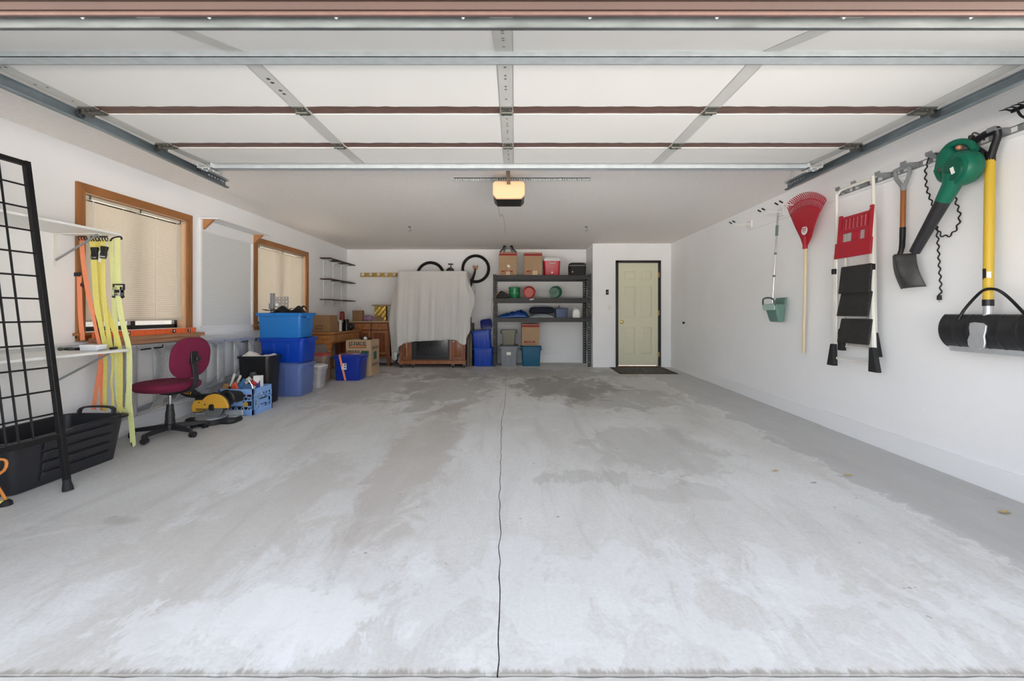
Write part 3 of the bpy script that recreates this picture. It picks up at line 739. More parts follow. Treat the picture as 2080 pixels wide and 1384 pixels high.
def buckle(parent, px, py, tilt=0):
    M = Matrix.Translation(W(px, py, YS-.008)) @ Matrix.Rotation(tilt, 4, 'Y')
    obj('buckle', MB().rr([(-.05,.046,.016,.004),(-.01,.05,.018,.004),(.0,.04,.02,.004),(.035,.05,.024,.004),(.05,.056,.022,.006)]).xf(M), BLACK, parent, bevel=.003)
    obj('buckle_bar', MB().box(-.024,.024,-.014,-.009,-.04,-.03).xf(M), CHROME, parent)
t = thing('yellow_strap', 'wide yellow strap with a black cam buckle, beside the orange straps', 'strap', W(190, 484, YS))
coil(t, 184, 486, 3, 16)
web(t, YEW, [(188,486),(190,520),(193,570),(197,620),(204,665),(213,700),(216,712)], .054)
web(t, YEW, [(213,706,.012),(214,750,.012),(213,790,.012),(213,836,.012)], .036)
web(t, YEW, [(199,486,.015),(201,560,.015),(203,620,.015),(209,680,.015),(222,705,.015)], .04)
buckle(t, 192, 515)
t = thing('yellow_strap', 'yellow strap with a tilted black buckle, second of the yellow straps', 'strap', W(210, 484, YS))
coil(t, 202, 486, 3, 17)
web(t, YEW, [(209,486),(209,540),(210,590),(215,640),(222,690),(228,722)], .042)
web(t, YEW, [(214,625,.012),(225,655,.012),(236,680,.012),(243,715,.012),(244,770,.012),(243,836,.012)], .05)
web(t, YEW, [(228,715,.008),(229,750,.008),(226,775,.008),(229,800,.008),(230,832,.008)], .02)
obj('care_tag', MB().ribbon([W(204,510,YS-.01), W(202,533,YS-.01)], .022, .001), WHINK, t)
buckle(t, 211, 513, R(8))
t = thing('ratchet_strap', 'lime yellow ratchet strap that hangs almost to the floor', 'strap', W(240, 482, YS))
obj('hook', MB().tube(smooth_pts([W(224,490,YS),W(229,484,YS),(W(240,481,YS)),W(246,482,YS),W(247,487,YS)]), .006, n=8), BLACKM, t)
web(t, GYW, [(239,484),(239,530),(240,570),(241,597)], .05)
web(t, GYW, [(240,600),(246,640),(254,675),(262,711),(263,760),(262,810),(266,850),(270,898),(268,903)], .05, -.015)
web(t, GYW, [(224,486,.014),(228,530,.014),(231,590,.014),(234,650,.014),(237,705,.014),(238,760,.014),(241,815,.014),(250,838,.014),(258,832,.005),(260,800,.0)], .045)
M = Matrix.Translation(W(241, 592, YS-.01))
obj('ratchet', MB().box(-.028,-.024,-.02,.02,-.04,.035).box(.024,.028,-.02,.02,-.04,.035).cyl((-.028,0,0),(.028,0,0),.013,n=12).cyl((-.03,0,-.035),(.03,0,-.035),.008,n=10).xf(M), CHROME, t, bevel=.001)
obj('ratchet_handle', MB().box(-.046,-.036,-.006,.004,.01,.05).box(.038,.05,-.006,.004,.01,.055).box(-.046,.05,-.006,.004,.05,.06).box(-.02,.02,-.016,-.01,-.012,.012).xf(M), BLACKM, t, bevel=.002)
obj('ratchet_pin', MB().cyl((-.04,-.004,-.05),(-.03,-.004,-.03),.011,n=10).cyl((.03,-.004,-.05),(.042,-.004,-.04),.011,n=10).xf(M), BLACKM, t)

# ------------------------------------------------------------------ black grid panel leaning on the shelf
t = thing('grid_panel', 'tall black wire grid panel on legs leaning against the white shelves', 'grid panel', (-2.885, 2.72, FZ(2.72)))
b0 = Vector((-2.877, 2.735, FZ(2.735))); b1 = Vector((-3.197, 2.778, 2.055)); up = (b1-b0)
al = Vector((-.05, -1, 0)).normalized(); nrm = al.cross(up).normalized()
def gp(s_, a, off=0): return b0 + up*s_ + al*a + nrm*off
GP = .93; wg = .032
ft = .165
obj('frame', MB().bar(gp(.03,0), gp(1,0), wg, .03, al), BLACKM, t, bevel=.002)
obj('frame', MB().bar(gp(.03,GP), gp(1,GP), wg, .03, al), BLACKM, t, bevel=.002)
obj('frame', MB().bar(gp(.992,0), gp(.992,GP), .028, .03, up), BLACKM, t, bevel=.002)
obj('frame', MB().bar(gp(ft,0), gp(ft,GP), .028, .036, up), BLACKM, t, bevel=.002)
for k in range(1, 12):
    s_ = ft + (.992-ft)*k/12; obj('cross_wire', MB().cyl(gp(s_,0), gp(s_,GP), .0058, n=8), BLACKM, t)
for a in (.14, .215, .275, .42, .495, .57, .71, .79):
    obj('upright_wire', MB().cyl(gp(ft,a,.01), gp(.992,a,.01), .0058, n=8), BLACKM, t)
for a in (0, GP): obj('foot', MB().lathe([(.028,0),(.027,.02),(.022,.05),(.019,.075)], gp(.0,a), up, n=16), RUBBER, t)

# ------------------------------------------------------------------ big black storage bin
t = thing('storage_bin', 'large open black ribbed storage bin on the floor behind the grid panel', 'bin', (-3.31, 2.98, FZ(3)))
BB = mat('bin_black', '#28282d', .45, vary=.06, scale=4, bump=.2, bscale=200)
cx, cy, z0 = -3.325, 2.985, FZ(3.0)
HB = .335
obj('tub', MB().rr([(z0,.40,.70,.05),(z0+HB,.47,.80,.06),(z0+HB,.455,.785,.055),(z0+.012,.385,.685,.045)], (cx,cy,0)), BB, t, bevel=.002)
obj('rim', MB().rr([(z0+HB-.018,.475,.81,.06),(z0+HB-.015,.52,.86,.07),(z0+HB+.004,.52,.86,.07),(z0+HB+.006,.465,.795,.055),(z0+HB-.018,.46,.79,.055)], (cx,cy,0), cap0=False, cap1=False), BB, t, bevel=.002)
for k in range(4):
    zz = z0+.035+k*.068; e = .20+.035*(zz-z0)/HB
    obj('rib', MB().hexa([(cx+e,cy-.2,zz),(cx+e+.012,cy-.2,zz),(cx+e+.012,cy+.27,zz),(cx+e,cy+.27,zz)], [(cx+e+.006,cy-.2,zz+.055),(cx+e+.024,cy-.2,zz+.052),(cx+e+.024,cy+.27,zz+.052),(cx+e+.006,cy+.27,zz+.055)]), BB, t, bevel=.004)
for s_ in (-1, 1):
    yb = cy + s_*.34
    hp = [(cx-.13, yb+.04*s_, z0+HB), (cx-.11, yb+.06*s_, z0+HB+.055), (cx+.11, yb+.06*s_, z0+HB+.055), (cx+.14, yb+.04*s_, z0+HB)] if s_ > 0 else [(cx-.13, yb-.02, z0+HB-.01), (cx-.12, yb-.10, z0+HB-.01), (cx+.12, yb-.10, z0+HB-.01), (cx+.13, yb-.02, z0+HB-.01)]
    h = obj('handle', MB().ribbon(smooth_pts(hp, 4), .035, .012, (0,1,0)), BB, t, bevel=.003)
hr = MB()
for k in range(26): hr.box(cx+.225, cx+.262, cy-.02+k*.0135, cy-.013+k*.0135, z0+HB+.003, z0+HB+.010)
obj('grip_teeth', hr, BB, t, kind='stuff', smooth=False)
o = obj('plastic_jug', MB().rr([(z0+.014,.14,.1,.03),(z0+.27,.14,.1,.03),(z0+.33,.1,.07,.03),(z0+.36,.05,.05,.02),(z0+.40,.045,.045,.02)], (cx-.02, cy-.32, 0)), mat('milky_plastic', '#dcdedd', .35))
tag(o, 'milky white plastic jug standing inside the large black bin', 'jug')

# orange folding stand at the very edge
t = thing('work_stand', 'orange tubular folding work stand with a black rubber foot', 'work stand', (-3.03, 2.52, FZ(2.5)))
OR = mat('orange_paint', '#e08a3a', .4)
z0 = FZ(2.5)
obj('leg', MB().tube(smooth_pts([(-3.03,2.53,z0+.03),(-3.05,2.505,z0+.12),(-3.07,2.48,z0+.17),(-3.02,2.51,z0+.215),(-3.02,2.52,z0+.27),(-3.05,2.49,z0+.285),(-3.12,2.40,z0+.27)],3), .008, n=8), OR, t)
obj('leg', MB().tube([(-3.07,2.48,z0+.17),(-3.1,2.44,z0+.2),(-3.16,2.36,z0+.24)], .008, n=8), OR, t)
obj('rubber_foot', MB().lathe([(.03,0),(.028,.02),(.018,.032),(.01,.036)], (-3.032,2.53,z0), (0,0,1), n=14), RUBBER, t)
obj('base_bar', MB().bar((-3.035,2.53,z0+.02), (-3.16,2.36,z0+.02), .03, .03), YEW, t, bevel=.004)

# ------------------------------------------------------------------ boards, level and stepladder along the wall
t = LUMBER
o = obj('lumber_board', MB().box(-3.535, -3.445, 3.5, 4.66, .779, .816), LUMBER, bevel=.003); tag(o, 'pinkish timber board lying along the ladder, lower of the two', 'board', 'timber boards on the ladder')
o = obj('lumber_board', MB().box(-3.535, -3.448, 3.52, 4.73, .817, .853), LUMBER, bevel=.003); tag(o, 'pinkish timber board directly under the orange spirit level', 'board', 'timber boards on the ladder')
t = thing('spirit_level', 'long orange spirit level lying on the timber boards under the window', 'level', (-3.478, 4.05, .854))
LVO = mat('level_orange', '#f07440', .4)
lv = MB(); y0, y1, za, zb = 3.5, 4.62, .854, .908
lv.box(-3.49,-3.466, y0, y1, za, za+.011).box(-3.49,-3.466, y0, y1, zb-.011, zb)
nb = 9
for k in range(nb+1): yk = y0 + (y1-y0-.02)*k/nb; lv.box(-3.486,-3.470, yk, yk+.02, za+.01, zb-.01)
lv.box(-3.481,-3.475, y0, y1, za+.008, zb-.008)
obj('body', lv, LVO, t, smooth=False, bevel=.001)
for k, ch in ((2.5, '4'), (6.6, '4'), (8.2, '2')):
    yk = y0 + (y1-y0)*k/nb + (.0)
    v = obj('decal', MB().box(-3.4655,-3.4645, yk-.018, yk+.018, za+.008, zb-.008), BLKINK, t)
    lettering(ch, .036, WHINK, t, (-3.4635, yk, (za+zb)/2), (R(90), 0, R(90)), bold=.001)
t = thing('stepladder', 'folded aluminium stepladder hung on its side along the left wall', 'ladder', (-3.52, 4.9, .3))
def zt(y): return .772 - (y-3.89)*.0175
def zb_(y): return .12 + (y-3.7)*.092
Y0, Y1 = 3.62, 6.35
for f_ in (zt, zb_):
    s_ = -1 if f_ is zt else 1
    mb = MB()
    def railseg(x0, x1, a, b_): mb.hexa([(x0,Y0,f_(Y0)+a),(x1,Y0,f_(Y0)+a),(x1,Y1,f_(Y1)+a),(x0,Y1,f_(Y1)+a)], [(x0,Y0,f_(Y0)+b_),(x1,Y0,f_(Y0)+b_),(x1,Y1,f_(Y1)+b_),(x0,Y1,f_(Y1)+b_)])
    railseg(-3.505,-3.415, 0, .003); railseg(-3.418,-3.415, 0, s_*.026); railseg(-3.505,-3.502, 0, s_*.026)
    obj('rail', mb, ALU, t, smooth=False, bevel=.001)
    mb = MB(); railseg(-3.575,-3.525, s_*.015, s_*.018); railseg(-3.528,-3.525, s_*.015, s_*.035); obj('rear_rail', mb, ALU, t, smooth=False)
for k in range(9):
    y = 3.83+.293*k
    obj('step', MB().box(-3.495,-3.425, y-.002, y+.003, zb_(y)+.003, zt(y)-.003).box(-3.424,-3.421, y-.016, y+.012, zb_(y)+.003, zt(y)-.003).box(-3.497,-3.494, y-.016, y+.012, zb_(y)+.003, zt(y)-.003), ALU, t, smooth=False)
    for f_, s_ in ((zt, -1), (zb_, 1)):
        obj('brace', MB().bar((-3.418, y-.14, f_(y-.14)+s_*.02), (-3.418, y-.006, f_(y)+s_*.135), .016, .004, (1,0,0)), ALU, t)
        if k % 2 == 0: obj('brace', MB().bar((-3.53, y-.05, f_(y-.14)+s_*.02), (-3.53, y+.10, f_(y)+s_*.16), .016, .004, (1,0,0)), ALU, t)
    rv = MB()
    for f_, s_ in ((zt, -1), (zb_, 1)): rv.cyl((-3.4165, y, f_(y)+s_*.012), (-3.411, y, f_(y)+s_*.012), .006, n=8)
    obj('rivets', rv, CHROME, t)
for k in range(5):
    y = 3.95+.56*k; obj('rear_brace', MB().box(-3.53,-3.527, y-.022, y+.022, zb_(y)+.02, zt(y)-.02), ALU, t)
for y in (3.62,):
    obj('shoe', MB().box(-3.51,-3.41, 3.56, 3.64, zt(3.6)-.03, zt(3.6)+.002), RUBBER, t, bevel=.004); obj('shoe', MB().box(-3.51,-3.41, 3.56, 3.64, zb_(3.6)-.002, zb_(3.6)+.03), RUBBER, t, bevel=.004)
for y in (4.1, 5.6):
    obj('wall_hook', MB().tube([(XL, y, zt(y)-.06), (-3.40, y, zt(y)-.035), (-3.398, y, zt(y)-.01)], .006, n=8), BLACKM, t)

# ------------------------------------------------------------------ pegboard with its little top shelf
PB = mat('pegboard_white', '#dfe1e2', .6)
t = thing('pegboard', 'white pegboard panel with a narrow top shelf, mounted between the two windows', 'pegboard', (XL, 5.34, .9))
ya, yb_, za, zb = 4.875, 5.80, .915, 2.14
rbox('frame_board', TRIMW, t, XL, XL+.028, ya-.025, ya, za, zb, .002)
rbox('frame_board', TRIMW, t, XL, XL+.028, yb_, yb_+.03, za, zb, .002)
rbox('frame_board', TRIMW, t, XL, XL+.026, ya, yb_, za-.02, za, .002)
rbox('frame_board', TRIMW, t, XL, XL+.028, ya, yb_, zb-.13, zb, .002)
# perforated sheet: real square holes on an inch grid
st_ = .0265; hs = .0058; ny = int((yb_-ya)/st_); nz = int((zb-.13-za)/st_); mb = MB()
xb = XL+.012
ys = [ya]; 
for i in range(ny): c = ya + st_*(i+.5); ys += [c-hs/2, c+hs/2]
ys.append(yb_); zs_ = [za]
for j in range(nz): c = za + st_*(j+.5); zs_ += [c-hs/2, c+hs/2]
zs_.append(zb-.13)
vs = [(xb, y, z) for z in zs_ for y in ys]; n_ = len(ys); fs = []
for j in range(len(zs_)-1):
    for i in range(n_-1):
        if i % 2 == 1 and j % 2 == 1: continue
        fs.append((j*n_+i, j*n_+i+1, (j+1)*n_+i+1, (j+1)*n_+i))
mb.add(vs, fs); obj('perforated_sheet', mb, PB, t, smooth=False)
obj('backing', MB().box(XL+.0005, XL+.002, ya, yb_, za, zb-.13), mat('pegboard_back', '#8c8c8f', .9), t)
rbox('top_shelf', TRIMW, t, XL+.001, -3.385, ya-.025, 5.90, 2.142, 2.157, .002)
WB = mat('raw_wood_block', '#b07c50', .6, 0, vary=.1, scale=12)
for y in (ya+.0, 5.83): obj('gusset', MB().prism([(XL+.03, y, 2.141), (XL+.15, y, 2.141), (XL+.03, y, 2.03)], (0, .035, 0)), WB, t, bevel=.001)

# ------------------------------------------------------------------ office chair
MAG = mat('burgundy_fabric', '#6d1538', .95, vary=.08, scale=80, bump=.35, bscale=260)
DG = mat('chair_black', '#232226', .45)
cz = FZ(3.9)
t = thing('office_chair', 'burgundy upholstered swivel office chair with a black five-star base', 'chair', (-3.19, 3.93, cz), R(168))
# local: +x = towards the front of the seat
obj('seat', MB().rr([(.41,.36,.34,.15),(.417,.44,.43,.17),(.455,.49,.48,.19),(.488,.48,.46,.18),(.504,.40,.38,.16),(.507,.2,.2,.09)], (.03,0,0), n=8), MAG, t, local=True, subd=1)
obj('seat_shell', MB().rr([(.41,.3,.28,.1),(.426,.4,.38,.15),(.436,.44,.42,.17)], (.03,0,0), n=6), DG, t, local=True)
Mb = Matrix.Translation((-.235, 0, .72)) @ Matrix.Rotation(R(-90-7), 4, 'Y')
obj('backrest', MB().rr([(-.03,.3,.28,.12),(-.02,.37,.37,.15),(.0,.385,.39,.16),(.022,.36,.36,.15),(.03,.26,.26,.11)], n=8).xf(Mb), MAG, t, local=True, subd=1)
bar = obj('back_support', MB().ribbon(smooth_pts([(.02,0,.405),(-.14,0,.40),(-.24,0,.43),(-.29,0,.5),(-.285,0,.6),(-.27,0,.70),(-.27,0,.77)],5), .05, .014, (0,1,0)), DG, t, local=True, bevel=.003)
obj('knob', MB().lathe([(.012,0),(.012,.03),(.024,.034),(.026,.05),(.02,.056)], (-.275,0,.715), (-1,0,0), n=12), DG, bar, local=True)
obj('mount_plate', MB().box(-.283,-.255,-.035,.035,.66,.78), DG, t, local=True, bevel=.006)
obj('tilt_mechanism', MB().rr([(.375,.12,.09,.02),(.412,.2,.16,.03)]), DG, t, local=True, bevel=.003)
obj('gas_column', MB().cyl((0,0,.26),(0,0,.38),.014,n=16), CHROME, t, local=True)
obj('column_cover', MB().lathe([(.045,.05),(.04,.12),(.036,.17),(.038,.172),(.032,.23),(.03,.232),(.027,.285)]), DG, t, local=True)
hub = obj('base_hub', MB().lathe([(.05,.055),(.05,.10),(.035,.115)]), DG, t, local=True)
for k in range(5):
    a = R(72*k+29); c, s_ = math.cos(a), math.sin(a)
    leg = MB(); px_ = Vector((-s_, c, 0))
    A, B = Vector((c*.03, s_*.03, 0)), Vector((c*.28, s_*.28, 0))
    leg.hexa([A+px_*.024+Vector((0,0,.055)), A-px_*.024+Vector((0,0,.055)), B-px_*.014+Vector((0,0,.05)), B+px_*.014+Vector((0,0,.05))],
             [A+px_*.018+Vector((0,0,.105)), A-px_*.018+Vector((0,0,.105)), B-px_*.01+Vector((0,0,.08)), B+px_*.01+Vector((0,0,.08))])
    lg = obj('leg', leg, DG, t, local=True, bevel=.004)
    q_ = R(40+77*k); u = Vector((math.cos(q_), math.sin(q_), 0)); E = Vector((c*.285, s_*.285, .0)); O = E + Vector((-u.y, u.x, 0))*.015
    obj('caster', MB().cyl(O+u*.022+Vector((0,0,.027)), O+u*.006+Vector((0,0,.027)), .027, n=18).cyl(O-u*.022+Vector((0,0,.027)), O-u*.006+Vector((0,0,.027)), .027, n=18).cyl(O+u*.012+Vector((0,0,.03)), O-u*.012+Vector((0,0,.03)), .018, n=12).cyl(E+Vector((0,0,.03)), E+Vector((0,0,.075)), .008, n=8), DG, lg, local=True, bevel=.002)

# ------------------------------------------------------------------ mitre saw
mz = FZ(4.35); SY = mat('saw_yellow', '#dba63a', .4); SK = mat('saw_black', '#1b1b1d', .5)
t = thing('miter_saw', 'yellow and black miter saw on the floor beside the office chair', 'saw', (-3.1, 4.36, mz))
def S(x, y, z): return Vector((-3.1+x, 4.36+y, mz+z))
sawb = obj('base', MB().rr([(.0,.5,.2,.06),(.02,.52,.22,.07),(.045,.5,.2,.06)], S(0,.02,0)).lathe([(.15,0),(.15,.05),(.145,.055)], S(0,-.02,.0), n=28), SK, t, bevel=.003)
obj('turntable', MB().lathe([(.135,0),(.135,.006)], S(0,-.02,.055), n=28), ALU, t)
obj('turntable', MB().box(-.25,.22,.02,.11,.045,.05).xf(Matrix.Translation(S(0,0,0))), ALU, t, bevel=.002)
obj('control_arm', MB().bar(S(0,-.1,.03), S(-.02,-.22,.03), .06, .035), SK, t, bevel=.006)
obj('arm_knob', MB().lathe([(.022,0),(.026,.01),(.026,.035),(.018,.042)], S(-.02,-.215,.032), (-.1,-1,0), n=10), SK, t)
obj('fence', MB().box(-.25,-.03,.10,.12,.05,.10).box(.05,.24,.10,.12,.05,.10).xf(Matrix.Translation(S(0,0,0))), ALU, t, bevel=.003)
C = S(.05,-.01,.165)
# blade and guard lie nearly face-on
bl = MB(); n_ = 40; pts = []
for k in range(n_*2):
    a = PI*k/n_; r_ = .108 if k % 2 else .102; pts.append(C+Vector((math.cos(a)*r_, -.02, math.sin(a)*r_)))
obj('blade', bl.prism(pts, (0,.003,0)), CHROME, t, smooth=False)
gd_ = [C+Vector((math.cos(R(a))*.142, -.045, math.sin(R(a))*.135)) for a in range(-5, 150, 8)]
gd_ += [S(-.15,-.055,.235), S(-.185,-.055,.17), S(-.17,-.055,.115), S(-.06,-.055,.125), S(-.02,-.055,.155), S(.16,-.055,.155)]
gu = obj('blade_guard', MB().prism(gd_, (0,.05,0)), SY, t, bevel=.006, seg=3)
obj('guard_edge', MB().tube([p+Vector((0,.03,0)) for p in gd_[:24]], .012, n=8), SK, t)
obj('arbor_cover', MB().rr([(0,.05,.07,.02),(.014,.044,.06,.018)], n=5).xf(Matrix.Translation(S(.03,-.058,.165)) @ Matrix.Rotation(R(90),4,'X')), SK, gu, bevel=.002)
mk = MB()
rnd = random.Random(5)
for r_ in (0, 1):
    x = -.13
    while x < -.035:
        w_ = rnd.uniform(.004,.009); mk.box(x, x+w_, -.0572, -.055, .139+r_*.013-.008, .148+r_*.013-.008); x += w_+.003
obj('printed_lines', mk.xf(Matrix.Translation(S(0,0,0))), BLKINK, gu, kind='stuff', smooth=False)
obj('bolt', MB().cyl(S(-.10,-.06,.215), S(-.10,-.05,.215), .006, n=8), SK, gu); obj('bolt', MB().cyl(S(-.04,-.06,.195), S(-.04,-.05,.195), .006, n=8), SK, gu)
obj('motor', MB().lathe([(.05,0),(.06,.02),(.06,.12),(.045,.15)], S(.14,.01,.27), (.35,.75,-.2), n=18), SK, t, bevel=.002)
obj('handle', MB().tube(smooth_pts([S(.1,-.02,.30),S(.17,-.03,.325),S(.22,-.03,.29),S(.235,-.03,.24),S(.2,-.02,.2)],4), .019, n=10), SK, t)
obj('pivot_arm', MB().bar(S(-.16,.03,.1), S(-.15,.03,.26), .06, .07).bar(S(-.15,.03,.26), S(.05,.03,.27), .05, .05), SK, t, bevel=.006)
dbg = obj('dust_bag', MB().prism([S(-.33,-.02,.36), S(-.245,-.02,.345), S(-.14,-.02,.285), S(-.17,-.02,.25), S(-.26,-.02,.26), S(-.33,-.02,.29)], (0,.07,0)), mat('black_nylon', '#151516', .7), t, bevel=.012, seg=3)
lettering('PRO-7', .034, SY, dbg, S(-.25,-.0215,.305), (R(90), R(7), 0), bold=.001)
obj('lower_guard', MB().lathe([(.1,0),(.1,.004)], C+Vector((-.015,-.028,-.012)), (0,-1,0), n=30), mat('smoked_guard', '#8d8f90', .2, .5), t)

# ------------------------------------------------------------------ blue milk crate and what is in it
CBL = mat('crate_blue', '#86b0ea', .45, vary=.04)
x0, x1, y0, y1 = -3.235, -2.845, 4.63, 4.99; z0 = FZ(4.8); h = .285
t = thing('milk_crate', 'light blue plastic crate full of tools behind the miter saw', 'crate', ((x0+x1)/2, (y0+y1)/2, z0))
def wall(p, u, name='side'):             # crate wall from p along u, built of bands and struts with openings between
    n = Vector((u.y, -u.x, 0)).normalized()*.012; L_ = u.length; ud = u.normalized(); mb = MB()
    def bx(a, b_, c, d, th=1): 
        A = [p+ud*a, p+ud*b_, p+ud*b_-n*th, p+ud*a-n*th]
        mb.hexa([v+Vector((0,0,c)) for v in A], [v+Vector((0,0,d)) for v in A])
    bx(0,L_,0,.06); bx(0,L_,.225,.285); bx(0,L_,.152,.165,.8); bx(0,L_,.09,.10,.8)
    bx(0,.022,0,.285,1.3); bx(L_-.022,L_,0,.285,1.3); bx(L_/2-.075,L_/2+.075,.09,.165,.6)
    k = 0; m_ = int(L_/.033)
    for k in range(1, m_):
        a = L_*k/m_
        for (c, d) in ((.06,.09),(.165,.195)):
            s_ = 1 if k % 2 else -1
            A = [p+ud*(a-.004), p+ud*(a+.004), p+ud*(a+.004)-n*.8, p+ud*(a-.004)-n*.8]; sh_ = ud*s_*.012
            mb.hexa([v+Vector((0,0,c)) for v in A], [v+sh_+Vector((0,0,d+.002)) for v in A])
    for a in (.08, L_-.10): bx(a, a+.02, .1, .152)
    bx(0, L_, .19, .2, .8)
    for a in (.07, .125, L_-.145, L_-.09): bx(a, a+.012, .2, .225)
    obj(name, mb, CBL, t, smooth=False, bevel=.0015, seg=1)
wall(Vector((x0,y0,z0)), Vector((x1-x0,0,0))); wall(Vector((x1,y0,z0)), Vector((0,y1-y0,0))); wall(Vector((x1,y1,z0)), Vector((x0-x1,0,0))); wall(Vector((x0,y1,z0)), Vector((0,y0-y1,0)))
obj('bottom', MB().box(x0+.01,x1-.01,y0+.01,y1-.01,z0+.002,z0+.012), CBL, t)
obj('badge', MB().lathe([(.03,0),(.03,.003)], (x1-.09,y0-.0005,z0+.12), (0,-1,0), n=16), mat('badge_yellow', '#b9a25a', .5), t)
def C_(px, py, d=4.8): return W(px, py, d)
def stick(name, lab, cat, p0, p1, r0, r1, m, grp=None):
    o = obj(name, MB().cyl(p0, p1, r0, r1, n=10), m, bevel=.002); return tag(o, lab, cat, grp)
BONE = mat('bone_white', '#d9d4c8', .5); TAN = mat('tan_wood', '#b08a5f', .6, vary=.1)
def brush(lab, p0, p1, bristle):
    t = thing('paint_brush', lab, 'paint brush', p0); d = (p1-p0)
    obj('handle', MB().tube([p0+d*.45, p0+d*.7, p0+d*.95, p1], [.009,.012,.015,.009], n=10), BONE, t)
    obj('ferrule', MB().bar(p0+d*.3, p0+d*.46, .05, .016, (0,1,0)), CHROME, t, bevel=.002)
    obj('bristles', MB().bar(p0, p0+d*.31, .05, .015, (0,1,0)), bristle, t, bevel=.003)
brush('white-handled paint brush standing upright in the blue crate, left of the other', C_(461,806,4.75), C_(477,759,4.75), TAN)
brush('white-handled paint brush with a hanging hole, leaning in the middle of the blue crate', C_(468,808,4.82), C_(489,763,4.82), TAN)
o = obj('wooden_mallet', MB().tube([C_(460,812,4.72), C_(475,790,4.76), C_(484,772,4.85)], [.012,.014,.011], n=10).lathe([(.03,-.04),(.034,0),(.03,.05)], C_(456,790,4.70), (.5,0,1), n=14), TAN); tag(o, 'tan wooden mallet resting at the left end of the blue crate', 'mallet')
o = obj('orange_scraper', MB().prism([C_(472,779,4.7),C_(478,777,4.7),C_(483,793,4.7),C_(480,796,4.7),C_(466,796,4.7)], (0,.03,0)), mat('scraper_orange', '#dd5d42', .5), bevel=.006); tag(o, 'orange plastic scraper poking out of the blue crate', 'scraper')
o = obj('blue_trowel', MB().bar(C_(484,792,4.74), C_(497,770,4.78), .035, .02, (0,1,0)).bar(C_(480,803,4.73), C_(488,785,4.75), .016, .012, (0,1,0)), mat('tool_blue', '#2d6d9c', .45), bevel=.005); tag(o, 'blue-handled tool leaning in the middle of the blue crate', 'tool')
t = thing('caulk_gun', 'white and red caulking gun lying across the blue crate', 'caulk gun', C_(510,780,4.84))
obj('barrel', MB().cyl(C_(497,778,4.86), C_(513,766,4.9), .028, n=14), BONE, t, bevel=.003); obj('trigger', MB().tube([C_(505,772,4.8), C_(512,782,4.8), C_(516,800,4.8)], .009, n=8), CHROME, t); obj('cartridge', MB().cyl(C_(512,776,4.78), C_(521,782,4.78), .02, n=12), mat('red_plastic', '#b22a2e', .4), t)
o = obj('spray_cap', MB().lathe([(.03,0),(.036,.02),(.034,.06),(.02,.075)], C_(514,769,4.9), (0,0,1), n=16), mat('dark_grey_plastic', '#3a3a3a', .6)); tag(o, 'dark grey rounded cap above the other tools in the crate', 'cap')
t = thing('product_box', 'upright white and blue cardboard box in the corner of the blue crate', 'box', C_(530,800,4.9))
rbox('box', WHINK, t, -2.955, -2.875, 4.80, 4.86, z0+.03, z0+.405, .002); obj('blue_print', MB().prism([(-2.954,4.7995,z0+.24),(-2.876,4.7995,z0+.24),(-2.876,4.7995,z0+.36)], (0,.002,0)), mat('print_blue', '#2b4f9a', .5), t)
for a, b_, c, cc in ((-3.17,4.72,.15,'#6b4a35'),(-3.06,4.84,.2,'#9a2c2c'),(-2.95,4.70,.17,'#232326'),(-3.13,4.88,.2,'#444a50')):
    o = obj('tool_box_item', MB().rr([(z0+.013,.09,.07,.01),(z0+.013+c,.09,.07,.01)], (a,b_,0)), mat('item_'+cc[1:], cc, .6), bevel=.004)
    o.name = 'paint_can' if c < .18 else 'glue_bottle'
    tag(o, {'#6b4a35':'small brown can deep inside the blue crate, under the brushes','#9a2c2c':'dark red container deep inside the blue crate, seen through its openings','#232326':'black container low in the crate near the caulking gun','#444a50':'slate grey container at the rear left inside the blue crate'}[cc], 'can' if c < .18 else 'bottle')

# ------------------------------------------------------------------ waste bin
x0, x1, y0, y1 = -3.36, -2.965, 5.12, 5.43; z0 = FZ(5.2)
t = thing('waste_bin', 'tall black plastic waste bin in front of the blue totes', 'bin', ((x0+x1)/2, (y0+y1)/2, z0))
BK2 = mat('bin_black_smooth', '#1a1a1c', .35)
c_ = ((x0+x1)/2, (y0+y1)/2, 0)
obj('body', MB().rr([(z0,.33,.25,.04),(z0+.01,.335,.255,.045),(z0+.58,.385,.30,.05),(z0+.575,.37,.285,.045),(z0+.02,.32,.24,.04)], c_, n=5), BK2, t)
obj('rim', MB().rr([(z0+.56,.385,.3,.05),(z0+.56,.41,.325,.055),(z0+.585,.41,.325,.055),(z0+.588,.38,.295,.05)], c_, n=5, cap0=False, cap1=False), BK2, t, bevel=.002)
def clothtop(u, v):
    x = (u-.5)*.36; y = (v-.5)*.27; r_ = max(abs(u-.5), abs(v-.5))*2
    z = .56 + .085*(1-r_**2)*(.7+.5*math.sin(u*5+v*3)) + .01*math.sin(u*19)*math.cos(v*13)
    return (c_[0]+x, c_[1]+y, z0+z)
o = obj('white_sack', MB().grid(clothtop, 22, 16), mat('white_sack', '#d6d3cc', .8, bump=.5, bscale=30), solid=.006); tag(o, 'crumpled off-white sack bulging out of the black waste bin', 'sack')
